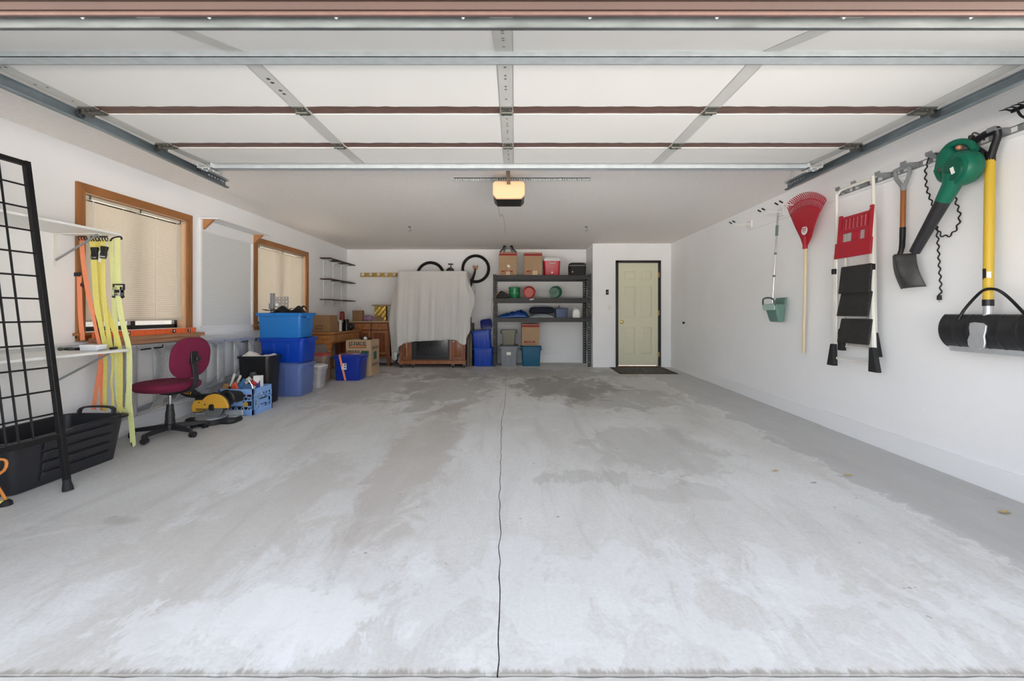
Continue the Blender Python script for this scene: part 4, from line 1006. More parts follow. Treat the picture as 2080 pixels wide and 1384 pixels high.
# ------------------------------------------------------------------ totes
def tote(label, c, w, d, h, m, ribs='', z=None, rot=0, taper=.86, group=None, lid=None, name='storage_tote', r=.04, tilt=None, rimw=.022, handles=True):
    t = thing(name, label, 'tote', c, rot, group, rot=tilt)
    k = taper
    obj('tub', MB().rr([(0,w*k,d*k,r),(.004,w*k+.004,d*k+.004,r),(h-.02,w*.97,d*.96,r+.006),(h-.022,w*.94,d*.93,r),(.02,w*k-.02,d*k-.02,r-.008)], n=5), m, t, local=True)
    obj('rim', MB().rr([(h-.045,w*.972,d*.962,r),(h-.042,w+rimw*.6,d+rimw*.6,r+.008),(h-.004,w+rimw,d+rimw,r+.01),(h,w+rimw*.6,d+rimw*.6,r+.008),(h-.002,w*.95,d*.94,r)], n=5, cap0=False, cap1=False), m, t, local=True, bevel=.001)
    f = lambda z_: (k + (1-k)*z_/h)
    for side in ribs:
        for a in (-.16, .16):
            if side == 'f':
                p = lambda z_, s_: Vector((w*a*f(z_)+s_*.018*w/.5, -d/2*f(z_)*.985, z_))
                A = [p(.02,-.6), p(.02,.6), p(h-.07,1), p(h-.07,-1)]; obj('rib', MB().hexa([v+Vector((0,.004,0)) for v in A], [v+Vector((0,-.015,0)) for v in A]), m, t, local=True, bevel=.003)
            else:
                p = lambda z_, s_: Vector((w/2*f(z_)*.985, d*a*f(z_)+s_*.018*d/.5, z_))
                A = [p(.02,-.6), p(.02,.6), p(h-.07,1), p(h-.07,-1)]; obj('rib', MB().hexa([v+Vector((-.004,0,0)) for v in A], [v+Vector((.008,0,0)) for v in A]), m, t, local=True, bevel=.003)
    if handles:
        for s_ in (-1, 1): obj('handle', MB().box(s_*(w/2-.004), s_*(w/2+rimw), -d*.17, d*.17, h-.075, h-.04), m, t, local=True, bevel=.005)
    if lid: obj('lid', MB().rr([(h,w+rimw*.8,d+rimw*.8,r+.008),(h+.012,w+rimw*.9,d+rimw*.9,r+.01),(h+.016,w*.9,d*.88,r),(h+.028,w*.86,d*.84,r),(h+.03,w*.8,d*.78,r)], n=5), lid, t, local=True, bevel=.002)
    return t
PERI = mat('periwinkle_plastic', '#5f73ad', .4, vary=.03); RB = mat('royal_blue_plastic', '#0b41b4', .32, vary=.03); LB = mat('sky_blue_plastic', '#2277c8', .35, vary=.02)
xc = -3.095; z0 = FZ(5.7)
tote('periwinkle blue tote at the bottom of the stack under the second window', (-3.10, 5.80, z0), .585, .42, .42, PERI, 'f', lid=PERI, taper=.9)
tote('royal blue tote, middle of the stack under the second window', (-3.075, 5.79, z0+.45), .60, .42, .325, RB, 'f', taper=.88)
tb = tote('sky blue open tote on top of the stack under the second window', (-3.095, 5.77, z0+.777), .60, .40, .33, LB, '', taper=.9, rimw=.03)
obj('handle_slot', MB().box(.299,.304,-.05,.03,.25,.285), BLACK, tb, local=True)
zt_ = z0+.777+.33
# on top: black bag, metal bracket plate
t = thing('duffel_bag', 'rumpled black nylon bag lying in the sky blue tote', 'bag', (-3.08, 5.77, zt_-.1))
BN = mat('black_nylon', '#151516', .7)
def bagf(u, v):
    x = (u-.5)*.56; y = (v-.5)*.34; e = (1-abs(2*u-1)**4)*(1-abs(2*v-1)**4)
    return (-3.08+x, 5.77+y, zt_-.06+e*(.10+.03*math.sin(u*14+v*6)+.03*math.sin(u*6-1)+ (.05 if u > .6 else 0)*math.sin((u-.6)*8)))
obj('body', MB().grid(bagf, 44, 22), BN, t, solid=.004)
obj('strap', MB().ribbon(smooth_pts([(-3.05,5.66,zt_+.01),(-2.96,5.64,zt_+.06),(-2.86,5.66,zt_+.05),(-2.84,5.72,zt_+.09),(-2.82,5.76,zt_+.05)],5), .035, .004, (0,1,0)), BN, t)
obj('flap', MB().ribbon(smooth_pts([(-3.34,5.66,zt_+.045),(-3.26,5.66,zt_+.03),(-3.18,5.66,zt_+.045),(-3.1,5.68,zt_+.03)],5), .1, .006, (0,1,0)), BN, t)
t = thing('perforated_bracket', 'grey metal bracket with a perforated plate standing in the sky blue tote', 'bracket', (-3.14, 5.68, zt_))
GM = mat('grey_cast_metal', '#8e9196', .45, .5)
def X_(px, d=5.7): return (px-CX)/F*d
def Z_(py, d=5.7): return CH-(py-CY)/F*d
obj('post', MB().box(X_(550),X_(557),5.68,5.72,Z_(640),Z_(596)).box(X_(548),X_(557),5.67,5.72,Z_(628),Z_(617)), GM, t, bevel=.006)
# plate with real holes
xs = [X_(557), ]; pw = (X_(586)-X_(557)); ph = Z_(603)-Z_(630); mb = MB()
nx, nz = 4, 4; ux = [X_(557)]; uz = [Z_(630)]
for i in range(nx): c = X_(557)+pw*(i+.5)/nx; ux += [c-pw*.05, c+pw*.05]
for i in range(nz): c = Z_(630)+ph*(i+.5)/nz; uz += [c-ph*.06, c+ph*.06]
ux.append(X_(586)); uz.append(Z_(603)); n_ = len(ux)
vs = [(a, 5.70, b_) for b_ in uz for a in ux]; fs = [(j*n_+i, j*n_+i+1, (j+1)*n_+i+1, (j+1)*n_+i) for j in range(len(uz)-1) for i in range(n_-1) if not (i % 2 and j % 2)]
obj('perforated_plate', mb.add(vs, fs), mat('plate_grey', '#a5a19c', .5, .1), t, smooth=False, solid=.004)
obj('label_sticker', MB().box(X_(559.5),X_(565.5),5.695,5.697,Z_(622),Z_(616.5)), WHINK, t)

# ------------------------------------------------------------------ clear totes under the desk
CLR = mat('cloudy_plastic', '#b4b0b2', .25, vary=.15, scale=9); CL2 = mat('cloudy_tan_plastic', '#9a8578', .25, vary=.15, scale=9)
t1 = tote('cloudy clear tote with a white lid, behind the blue stack', (-2.99, 6.27, FZ(6.3)), .36, .28, .31, CLR, '', lid=mat('white_lid', '#dad9d6', .4), taper=.84, handles=False)
obj('paper_inside', MB().box(-.10,.08,-.142,-.136,.06,.2), WHINK, t1, local=True)
RL = mat('red_lid', '#a83a38', .4)
t2 = tote('cloudy clear tote with a red lid, standing beneath the desk corner', (-3.2, 6.775, FZ(6.7)), .46, .28, .42, CL2, '', lid=RL, taper=.9, handles=False)
obj('lid_skirt', MB().rr([(.40,.475,.295,.045),(.418,.482,.302,.05)], n=5), RL, t2, local=True)
# ------------------------------------------------------------------ pine desk along the left wall
t = thing('pine_desk', 'honey pine farmhouse desk with turned legs along the left wall', 'desk', (-3.3, 7.6, FZ(7.5)))
dx0, dx1, dy0, dy1, dz = -3.585, -3.02, 6.96, 8.28, .745
rbox('desktop', PINEH, t, dx0, dx1+.03, dy0-.03, dy1+.03, dz-.028, dz, .008)
rbox('apron', PINEM, t, dx0+.03, dx1-.03, dy0+.02, dy0+.04, dz-.19, dz-.028, .002)
for k in range(6): rbox('apron_board', PINEH, t, dx0+.07+k*.073, dx0+.07+k*.073+.062, dy0+.004, dy0+.021, dz-.175, dz-.035, .003)
rbox('apron_rail', PINEM, t, dx0+.03, dx1-.0, dy0+.005, dy0+.02, dz-.195, dz-.175, .003)
rbox('apron', PINEM, t, dx1-.04, dx1-.02, dy0+.04, dy1-.04, dz-.19, dz-.028, .002)
for k in range(2):
    a = dy0+.10+k*.59; d_ = obj('drawer', MB().box(dx1-.025, dx1+.006, a, a+.53, dz-.165, dz-.045), PINEH, t, bevel=.006)
    for kk in (.13, .4): obj('knob', MB().lathe([(.008,0),(.008,.01),(.017,.016),(.016,.026),(.006,.03)], (dx1+.006, a+kk, dz-.105), (1,0,0), n=12), PINEH, d_)
tl = [(.03,0),(.036,.02),(.03,.06),(.018,.08),(.027,.1),(.034,.16),(.028,.25),(.021,.33),(.019,.36),(.028,.37),(.03,.385),(.02,.4),(.032,.425),(.034,.44),(.022,.46),(.026,.5)]
for lx in (dx0+.05, dx1-.04):
    for ly in (dy0+.05, dy1-.05):
        z_ = FZ(ly); lg = obj('leg', MB().lathe([(r_, h_*1.02) for r_, h_ in tl], (lx, ly, z_), n=18), PINEH, t); obj('leg_block', MB().box(lx-.036, lx+.036, ly-.036, ly+.036, z_+.5, dz-.028), PINEH, lg, bevel=.003)
# on the desk
t = thing('cardboard_box', 'brown cardboard box standing on the near end of the pine desk', 'box', (-3.2, 7.3, dz))
mb = MB().hexa([(-3.46,7.12,dz),(-3.085,7.12,dz),(-3.085,7.45,dz),(-3.46,7.45,dz)], [(-3.46,7.14,dz+.285),(-3.11,7.14,dz+.285),(-3.11,7.45,dz+.285),(-3.46,7.45,dz+.285)])
obj('carton', mb, CARD2, t, bevel=.004)
obj('printed_label', MB().box(-3.335,-3.225,7.118,7.12,dz+.05,dz+.115), mat('dark_print', '#4b3826', .7), t); obj('printed_label_inset', MB().box(-3.325,-3.235,7.1165,7.118,dz+.06,dz+.105), CARD2, t)
obj('tape', MB().box(-3.395,-3.375,7.125,7.138,dz+.002,dz+.283), mat('carton_edge', '#7a5b3e', .6), t)
t = thing('paper_towel_roll', 'white upright paper roll on the desk behind the brown box', 'paper roll', (-3.2, 7.7, dz))
obj('roll', MB().lathe([(.05,0),(.055,.005),(.055,.27),(.05,.275),(.018,.275),(.018,.05)], (-3.29,7.68,dz), n=20), WHINK, t)
obj('white_sheet', MB().box(-3.083,-3.079,7.46,7.56,dz,dz+.2), WHINK); tag(bpy.data.objects['white_sheet'], 'thin white panel standing against the brown cardboard box', 'panel')
t = thing('boot_case', 'glossy black upright case leaning with a second lump on the desk', 'case', (-3.0, 7.6, dz))
obj('case', MB().rr([(0,.11,.14,.03),(.1,.10,.13,.03),(.21,.075,.11,.03)], (-3.07,7.74,dz)), mat('glossy_black', '#121216', .2), t, bevel=.003)
def lump(c, r, sc, m, par, nm, seed=1):
    rnd = random.Random(seed); mb = MB().sph(c, r, 18, 12, sc); f = [rnd.uniform(2,5) for _ in range(6)]; ph = [rnd.uniform(0,6) for _ in range(6)]
    C0 = Vector(c)
    mb.v = [C0 + (v-C0)*(1+.09*math.sin(f[0]*v.x*20+ph[0])*math.sin(f[1]*v.z*20+ph[1])+.05*math.sin(f[2]*v.y*40+ph[2])) for v in mb.v]
    lo = min(v.z for v in mb.v)
    return obj(nm, mb, m, par)
lump((-3.035,7.85,dz+.068), .075, (1,.9,.9), mat('glossy_black', '#121216', .2), t, 'lid_lump', 3)
# ------------------------------------------------------------------ cabinet at the back
t = thing('sideboard', 'long cherry wood sideboard with beadboard doors against the back wall', 'sideboard', (-3.02, 8.8, FZ(8.8)))
sx0, sx1, sy0, sy1, sz = -3.57, -2.50, 8.50, 9.10, .905
rbox('countertop', mat('pale_countertop', '#b59c80', .4), t, sx0-.015, sx1+.02, sy0-.025, sy1, sz-.025, sz, .004)
rbox('carcass', mat('groove_shade_cherry', '#5a3320', .5, 0, col2='#47281a', scale=6, stretch=(5, 5, .8)), t, sx0, sx1, sy0+.02, sy1-.01, .2, sz-.025, .002)  # darkened so the gaps between the fronts read as shaded grooves
for lx in (sx0, sx1-.06):
    for ly in (sy0+.01, sy1-.08): rbox('leg', CHERRY, t, lx, lx+.06, ly, ly+.06, FZ(ly), sz-.03, .003)
w3 = (sx1-sx0-.06)/3; HCH = mat('honey_cherry', '#a3683d', .4, 0, col2='#82502c', scale=6, stretch=(5, 5, .8), coat=.2)
for k in range(3):
    a = sx0+.035+k*w3; b_ = a+w3-.02
    d_ = obj('drawer', MB().box(a, b_, sy0-.008, sy0+.022, sz-.17, sz-.045), HCH, t, bevel=.005); obj('knob', MB().lathe([(.007,0),(.014,.012),(.012,.02)], ((a+b_)/2, sy0+.002, sz-.105), (0,-1,0), n=10), CHERRY, d_)
    fr = obj('door', MB().box(a, a+.045, sy0-.008, sy0+.022, .235, sz-.19).box(b_-.045, b_, sy0-.008, sy0+.022, .235, sz-.19).box(a+.045, b_-.045, sy0-.008, sy0+.022, .235, .285).box(a+.045, b_-.045, sy0-.008, sy0+.022, sz-.235, sz-.19), HCH, t, bevel=.002)
    nb = 8; ww = (b_-a-.09)/nb
    for j in range(nb): obj('beadboard_slat', MB().box(a+.045+j*ww+.001, a+.045+(j+1)*ww-.004, sy0+.008, sy0+.02, .285, sz-.235), CHERRY, fr, bevel=.003)
rbox('lower_rail', CHERRY, t, sx0, sx1, sy0+.012, sy0+.04, .165, .215, .003)
# on the sideboard
t = thing('red_cup', 'tapered red tumbler at the wall end of the sideboard', 'cup', (-3.46, 8.75, sz)); 
obj('cup', MB().lathe([(.05,0),(.052,.01),(.043,.17),(.04,.185),(.036,.185),(.04,.02)], (-3.53,8.7,sz), n=20), mat('red_gloss', '#8f2023', .35), t); obj('lid', MB().lathe([(.043,0),(.03,.012)], (-3.53,8.7,sz+.182), n=16), mat('dark_red_lid', '#5a1215', .4), t)
t = thing('paper_bag', 'small brown paper gift bag with twisted handles on the sideboard', 'bag', (-3.2, 8.7, sz))
obj('bag', MB().rr([(0,.205,.1,.003),(.215,.21,.08,.003),(.213,.205,.075,.002),(.01,.2,.09,.002)], (-3.19,8.66,sz), n=1), CARD2, t)
for dy in (-.035, .035): obj('handle', MB().tube([(-3.19-.045,8.66+dy,sz+.21)]+[(-3.19+.045*-math.cos(R(a)),8.66+dy,sz+.24+.045*math.sin(R(a))) for a in range(0,181,30)]+[(-3.19+.045,8.66+dy,sz+.21)], .003, n=6), BONE, t)
o = lump((-2.985,8.68,sz+.058), .105, (1.1,.7,.58), mat('lilac_fabric', '#a98ba6', .7, col2='#7a5c80', scale=30), None, 'lilac_pouch', 5); tag(o, 'crumpled lilac patterned pouch beside the brown paper bag', 'pouch')
t = thing('gold_gift_bag', 'shiny crinkled gold gift bag on the sideboard below a wooden plank', 'bag', (-2.73, 8.7, sz))
GOLD = mat('gold_foil', '#b69a4c', .22, 1, bump=1, bscale=45, vary=.3, scale=40)
def gb(u, v):
    a = u*4; k = int(a) % 4; f_ = a-int(a); w_, d_ = .115, .05
    P = [(-w_,-d_),(w_,-d_),(w_,d_),(-w_,d_)]; p, q_ = P[k], P[(k+1)%4]
    r_ = .006*math.sin(u*70+v*31)*math.sin(v*47+u*11)
    return (-2.74+(p[0]+(q_[0]-p[0])*f_)*(1+r_*8), 8.72+(p[1]+(q_[1]-p[1])*f_)+r_, sz+v*.305)
obj('foil', MB().grid(gb, 64, 28, closed_u=True), GOLD, t)
obj('brown_panel', MB().prism([(-2.853,8.664,sz+.002),(-2.70,8.664,sz+.002),(-2.66,8.664,sz+.05),(-2.75,8.664,sz+.12),(-2.853,8.664,sz+.1)], (0,-.004,0)), CARD2, t)
o = obj('wood_plank', MB().box(-2.90,-2.42,8.62,8.80,sz+.31,sz+.332), mat('pale_plank', '#a3895f', .6, vary=.1, scale=6), bevel=.003); tag(o, 'pale wooden plank resting on top of the gold gift bag', 'plank')
# ------------------------------------------------------------------ moving box
t = thing('moving_box', 'large cardboard moving box with printed lettering in front of the sideboard', 'box', (-2.68, 7.47, FZ(7.4)))
ux0, ux1, uy0, uy1, z0 = -2.885, -2.455, 7.26, 7.70, FZ(7.4); uz = z0+.61
rbox('carton', CARDL, t, ux0, ux1, uy0, uy1, z0, uz, .003)
for k in (0, 1): obj('flap', MB().box(ux0+.004, ux1-.004, uy0+.002+k*.221, uy0+.216+k*.221, uz, uz+.004), CARDL, t)
lx0, lx1 = ux0+.055, ux0+.345
obj('logo_outline', MB().box(lx0, lx1, uy0-.001, uy0, uz-.125, uz-.02), BLKINK, t, bevel=0)
obj('logo_field', MB().box(lx0+.008, lx1-.008, uy0-.0018, uy0-.001, uz-.117, uz-.028), CARDL, t)
obj('logo_bar', MB().box(lx0+.01, lx1-.01, uy0-.0024, uy0-.0018, uz-.113, uz-.093), ORINK, t)
lettering('U-HAUL', .082, BLKINK, t, ((lx0+lx1)/2, uy0-.003, uz-.062), FRONT, sx=.98, bold=.002)
lettering('LARGE BOX', .042, BLKINK, t, (ux0+.012, uy0-.0015, uz-.185), FRONT, align='LEFT', sx=1.0, bold=.001)
obj('green_panel', MB().box(ux1-.165, ux1-.035, uy0-.0015, uy0, uz-.26, uz-.175), GRINK, t)
sd_ = MB()
for k, zz in enumerate((uz-.14, uz-.43)):
    sd_.box(ux1, ux1+.001, uy0+.05, uy1-.04, zz, zz+.012)
    for j in range(4): sd_.box(ux1, ux1+.001, uy0+.09+j*.08, uy0+.10+j*.08, zz-.04, zz+.05)
obj('side_print', sd_, BLKINK, t)
obj('side_print', MB().box(ux1, ux1+.001, uy0+.14, uy0+.30, uz-.34, uz-.2), GRINK, t)
t = thing('bottle_pack', 'small shiny white and dark packet on top of the cardboard moving box', 'packet', (-2.62, 7.45, uz))
lump((-2.61,7.42,uz+.032), .034, (.9,.8,.8), WHINK, t, 'foil_end', 8); lump((-2.54,7.45,uz+.026), .04, (1.3,.8,.55), mat('dark_red_packet', '#3a1518', .4), t, 'packet_body', 9); lump((-2.67,7.43,uz+.03), .034, (.7,.7,.8), BLACK, t, 'packet_cap', 10)
# blue tote with orange strap
c = (-2.695, 7.005, FZ(7.0))
NB = mat('navy_blue_plastic', '#14329c', .32, vary=.03)
t = tote('deep blue lidded tote bound with an orange strap, in front of the moving box', c, .43, .40, .385, NB, '', lid=NB, taper=.88)
obj('strap', MB().ribbon([(c[0]-.04+a, c[1]+b_, c[2]+z_) for a, b_, z_ in ((.06,.19,.42),(.03,.05,.421),(-.06,-.214,.418),(-.058,-.222,.395),(-.03,-.212,.25),(.0,-.196,.1),(.02,-.190,.004))], .032, .003), ORW, t)
obj('paper_label', MB().box(c[0]-.075, c[0]+.005, c[1]-.2115, c[1]-.209, c[2]+.18, c[2]+.28), WHINK, t); 
for zz in (.255,.215): obj('label_mark', MB().lathe([(.012,0),(.012,.002)], (c[0]-.018, c[1]-.2115, c[2]+zz), (0,-1,0), n=10), BLKINK, t)
obj('paper_label', MB().box(c[0]+.04, c[0]+.15, c[1]-.1, c[1]+.02, c[2]+.416, c[2]+.418), WHINK, t)

# ------------------------------------------------------------------ corner shelves
for k, (zz, lab) in enumerate(((2.098, 'dark wooden wall shelf in the far left corner, top of three'), (1.712, 'dark wooden wall shelf in the far left corner, middle of three'), (1.33, 'dark wooden wall shelf in the far left corner, lowest of three'))):
    t = thing('corner_shelf', lab, 'shelf', (XL, 8.5, zz), group='corner shelves')
    rbox('board', DKWOOD, t, XL+.001, -3.405, 7.86, 9.1, zz-.018, zz, .002)
    for y in (8.02, 8.43, 8.84):
        mb = MB().prism([(XL+.01,y-.004,zz-.019),(XL+.17,y-.004,zz-.019),(XL+.15,y-.004,zz-.03),(XL+.06,y-.004,zz-.045),(XL+.02,y-.004,zz-.10),(XL+.01,y-.004,zz-.13)], (0,.008,0))
        obj('bracket', mb, GALV, t)
for y, lab in ((8.02, 'nearest'), (8.43, 'middle'), (8.84, 'farthest')):
    o = obj('shelf_standard', MB().box(XL, XL+.01, y-.009, y+.009, 1.2, 2.09), WHITE); tag(o, 'slotted white metal upright carrying the corner shelves, %s of three' % {'nearest':'one next to the window','middle':'middle','farthest':'one next to the corner'}[lab], 'shelf upright', 'shelf uprights')
# ------------------------------------------------------------------ vanity light bar
t = thing('vanity_light', 'brass vanity light bar with five clear globe bulbs on the back wall', 'wall light', (-2.9, YB, 1.89))
obj('bar', MB().box(-3.31,-2.49,YB-.045,YB,1.845,1.935), mat('polished_brass', '#c9a858', .35, .8), t, bevel=.006)
for k in range(5):
    x = -3.235+k*.168
    sk = obj('socket', MB().lathe([(.034,0),(.03,.012),(.018,.02)], (x, YB-.045, 1.89), (0,-1,0), n=16), BRASS, t)
    obj('bulb', MB().sph((x, YB-.105, 1.89), .04, 18, 12), mat('bulb_glass', '#dcdad4', .12), t)
# ------------------------------------------------------------------ bicycle hung on the back wall
t = thing('bicycle', 'black bicycle hung upside down on the back wall behind the draped cabinet', 'bicycle', (-1.3, 9.0, 1.9))
TIRE = mat('tyre_black', '#141414', .8)
def wheel(x, z, r):
    y = 9.02
    w_ = obj('wheel', MB().tube([(x+math.cos(2*PI*k/48)*(r-.022), y, z+math.sin(2*PI*k/48)*(r-.022)) for k in range(48)], .024, n=10, closed=True), TIRE, t)
    obj('rim', MB().tube([(x+math.cos(2*PI*k/48)*(r-.052), y, z+math.sin(2*PI*k/48)*(r-.052)) for k in range(48)], .008, n=8, closed=True), mat('dark_rim', '#2a2a2c', .35, .6), w_)
    s_ = MB()
    for k in range(28): 
        a = 2*PI*k/28; b_ = a+(.5 if k % 2 else -.5); s_.cyl((x+math.cos(b_)*.02, y+(.012 if k % 4 < 2 else -.012), z+math.sin(b_)*.02), (x+math.cos(a)*(r-.055), y, z+math.sin(a)*(r-.055)), .0013, n=4, caps=False)
    obj('spokes', s_, ALU, w_, kind='stuff'); obj('hub', MB().cyl((x, y-.045, z), (x, y+.045, z), .018, n=12), ALU, w_)
RW, FW = Vector((-1.785, 9.02, 1.865)), Vector((-.825, 9.02, 2.01))
wheel(RW.x, RW.z, .305); wheel(FW.x, FW.z, .305)
BBk = Vector((-1.36, 9.02, 1.95)); HT, HTb = Vector((-.925, 9.02, 1.68)), Vector((-.965, 9.02, 1.55)); SC = Vector((-1.5, 9.02, 1.50))
obj('frame', MB().cyl(BBk, HT, .02).cyl(BBk, SC, .016).cyl(SC, HTb, .018).cyl(HT, HTb, .023).cyl(BBk+Vector((0,-.03,0)), RW+Vector((0,-.06,0)), .011).cyl(BBk+Vector((0,.03,0)), RW+Vector((0,.06,0)), .011).cyl(SC, RW+Vector((0,-.06,0)), .01).cyl(SC, RW+Vector((0,.06,0)), .01), BLACKM, t)
fk = MB()
for s_ in (-1, 1): fk.tube([FW+Vector((0,s_*.055,0)), Vector((-.86,9.02+s_*.055,1.88)), Vector((-.905,9.02+s_*.055,1.73)), Vector((-.915,9.02,1.70))], [.014,.02,.022,.02], n=10)
obj('fork', fk, BLACKM, t)
obj('stem', MB().tube([HTb, Vector((-.975,9.02,1.47)), Vector((-.955,8.98,1.42))], .016), BLACKM, t)
obj('handlebar', MB().tube([(-.955,8.72,1.40),(-.955,8.95,1.42),(-.955,9.06,1.42)], .013), BLACKM, t)
obj('grip', MB().cyl((-.955,8.70,1.395),(-.955,8.82,1.41),.018), RUBBER, t)
obj('brake_lever', MB().tube([(-.95,8.76,1.40),(-.92,8.74,1.37),(-.88,8.73,1.385)], .007), BLACKM, t); obj('brake_cable', MB().tube(smooth_pts([(-.95,8.8,1.4),(-.84,8.86,1.45),(-.83,8.9,1.6),(-.89,8.96,1.71)],6), .003, n=6), BLACKM, t)
cr = obj('crank', MB().bar(BBk+Vector((0,-.05,0)), BBk+Vector((.02,-.06,.13)), .022, .014, (0,1,0)), BLACKM, t); obj('pedal', MB().box(-1.39,-1.29,8.87,8.955,2.085,2.105), BLACK, t, bevel=.004)
obj('chainring', MB().lathe([(.085,0),(.085,.005),(.02,.008)], BBk+Vector((0,-.035,0)), (0,-1,0), n=32), BLACKM, t); obj('saddle', MB().rr([(-.03,.24,.05,.02),(0,.27,.13,.05)], (-1.55,9.02,1.36)), BLACK, t); obj('seat_post', MB().cyl(SC, (-1.53,9.02,1.37), .013), ALU, t)
for p, lab in ((RW, 'tan wooden hanger block at the rear wheel hub of the bicycle'), (FW, 'tan wooden hanger block at the front wheel hub of the bicycle')):
    o = obj('wooden_hanger', MB().box(p.x-.035,p.x+.035,8.96,8.99,p.z-.03,p.z+.05).box(p.x-.05,p.x-.03,8.96,9.0,p.z+.02,p.z+.07).box(p.x+.03,p.x+.05,8.96,9.0,p.z+.02,p.z+.07), WB, bevel=.003); tag(o, lab, 'hanger', 'bicycle hangers')

# ------------------------------------------------------------------ draped cabinet
t = thing('media_cabinet', 'cherry wood cabinet on casters with a dark fireplace insert, draped in grey cloth', 'cabinet', (-1.61, 8.6, FZ(8.5)))
ax0, ax1, ay0, ay1 = -2.24, -.965, 8.30, 8.88
rbox('plinth', PINEM, t, ax0-.012, ax1+.012, ay0-.012, ay1, .068, .14, .004)
rbox('carcass', CHERRY, t, ax0, ax1, ay0+.03, ay1, .14, .64, .002)
rbox('upper_carcass', CHERRY, t, ax0, ax1, ay0+.03, ay1-.02, .64, 1.86, .002)
for a, b_ in ((ax0, ax0+.045), (ax0+.175, ax0+.225), (ax1-.31, ax1-.255), (ax1-.04, ax1)): rbox('face_stile', CHERRY, t, a, b_, ay0+.004, ay0+.032, .14, .64, .003)
for a, b_, kx in ((ax0+.048, ax0+.172, ax0+.15), (ax1-.252, ax1-.044, ax1-.225)):
    d_ = obj('door', MB().box(a, b_, ay0+.01, ay0+.03, .155, .62), CHERRY, t, bevel=.003)
    obj('raised_panel', MB().hexa([(a+.03,ay0+.011,.20),(b_-.03,ay0+.011,.20),(b_-.03,ay0+.011,.59),(a+.03,ay0+.011,.59)], [(a+.05,ay0+.0,.22),(b_-.05,ay0+.0,.22),(b_-.05,ay0+.0,.57),(a+.05,ay0+.0,.57)]), CHERRY, d_)
    obj('knob', MB().lathe([(.006,0),(.006,.012),(.015,.018),(.013,.03)], (kx, ay0+.01, .51), (0,-1,0), n=12), BONE, d_)
fx0, fx1 = ax0+.225, ax1-.31
DKG = mat('firebox_dark', '#0f1014', .12, coat=.6)
rbox('insert_frame', BLACKM, t, fx0, fx1, ay0+.012, ay0+.035, .155, .64, .003)
obj('insert_glass', MB().box(fx0+.10, fx1-.03, ay0+.006, ay0+.0125, .22, .62), DKG, t); lv_ = MB()
for k in range(12): lv_.box(fx0+.012, fx0+.085, ay0+.005, ay0+.013, .19+k*.035, .205+k*.035)
obj('insert_vent', lv_, BLACK, t, kind='stuff', smooth=False)
rbox('insert_bar', BLACK, t, fx0+.1, fx1-.03, ay0+.002, ay0+.012, .205, .225, .002)
for x in (ax0+.03, ax0+.26, ax1-.24, ax1-.02):
    for y in ((ay0+.012), (ay1-.06)):
        z_ = FZ(y); cs = obj('caster', MB().cyl((x-.016,y-.01,z_+.033),(x+.016,y-.01,z_+.033),.033,n=20), RUBBER, t, bevel=.003)
        obj('caster_fork', MB().box(x-.024,x-.018,y-.028,y+.015,z_+.02,.068).box(x+.018,x+.024,y-.028,y+.015,z_+.02,.068).box(x-.025,x+.025,y-.025,y+.025,.06,.068), CHROME, cs, bevel=.001)
# the cloth: follows the cabinet's top outline, flares and folds as it falls
CL = mat('grey_cloth', '#c9c8c6', .9, vary=.03, scale=3, bump=.25, bscale=150)
zt0 = 1.888; Wc = ax1-ax0+.02
per = []                                  # perimeter samples: (x, y, outward, s)
def P_(s_):                               # s 0..1 : left side back->front, front left->right, right side front->back
    Ls = .56; Lf = Wc; T = Ls*2+Lf; a = s_*T
    if a < Ls: return Vector((ax0-.01, ay1-.03-a, 0)), Vector((-1,0,0)), a/Ls-1
    if a < Ls+Lf: return Vector((ax0-.01+(a-Ls), ay0-.01, 0)), Vector((0,-1,0)), (a-Ls)/Lf
    return Vector((ax1+.01, ay0-.01+(a-Ls-Lf), 0)), Vector((1,0,0)), 1+(a-Ls-Lf)/Ls
def lerp(tb, x):
    for (a, fa), (b_, fb) in zip(tb, tb[1:]):
        if x <= b_: return fa + (fb-fa)*max(0, (x-a))/(b_-a)
    return tb[-1][1]
hem = [(-1,.55),(-.6,.42),(-.3,.22),(-.12,.12),(-.03,.17),(.0,.33),(.02,.42),(.075,.475),(.25,.515),(.45,.525),(.6,.535),(.8,.55),(.87,.53),(.93,.47),(.97,.44),(1.0,.46),(1.05,.66),(1.2,.9),(1.5,1.05),(2,1.15)]
def cl(u, v):
    p, n, k = P_(u); ze = lerp(hem, k); dz_ = (zt0-ze)*v
    if -.5 < k < .035 :   # left corner swings outwards
        w_ = 1-abs((k+.12)/.42); w_ = max(0, min(1, w_)) if k < -.12 else max(0, 1-(k+.12)/.15)
        out = Vector((-.21, .0, 0))*w_*math.sin(min(1, v*1.5)*PI/2)*(1-.45*max(0, v-.55)/.45)
    elif k > .97 and k < 1.6:
        w_ = max(0, 1-abs(k-1.1)/.35); out = Vector((.11, .03, 0))*w_*math.sin(min(1, v*1.08)*PI)**3 + Vector((.02,0,0))*w_*v
    else: out = Vector((0,0,0))
    fold = (.015*math.sin(k*23+.6)+.012*math.sin(k*41+v*1.5)+.005*math.sin(k*77+v*3))*min(1, v*2.2)*(.6+.8*v)
    if k < .06 or k > .9: fold *= 2.2
    seam = -.004*math.exp(-((v-.58)/.008)**2) if 0 < k < 1 else 0
    p = p + n*(max(-.002, fold+.02)+seam) + out
    return Vector((p.x, p.y, zt0 - dz_ + (0 if v else 0)))
mb = MB().grid(cl, 240, 60)
mb.add([(ax0-.012, ay0-.012, zt0), (ax1+.012, ay0-.012, zt0), (ax1+.012, ay1-.02, zt0), (ax0-.012, ay1-.02, zt0)], [(0,1,2,3)])
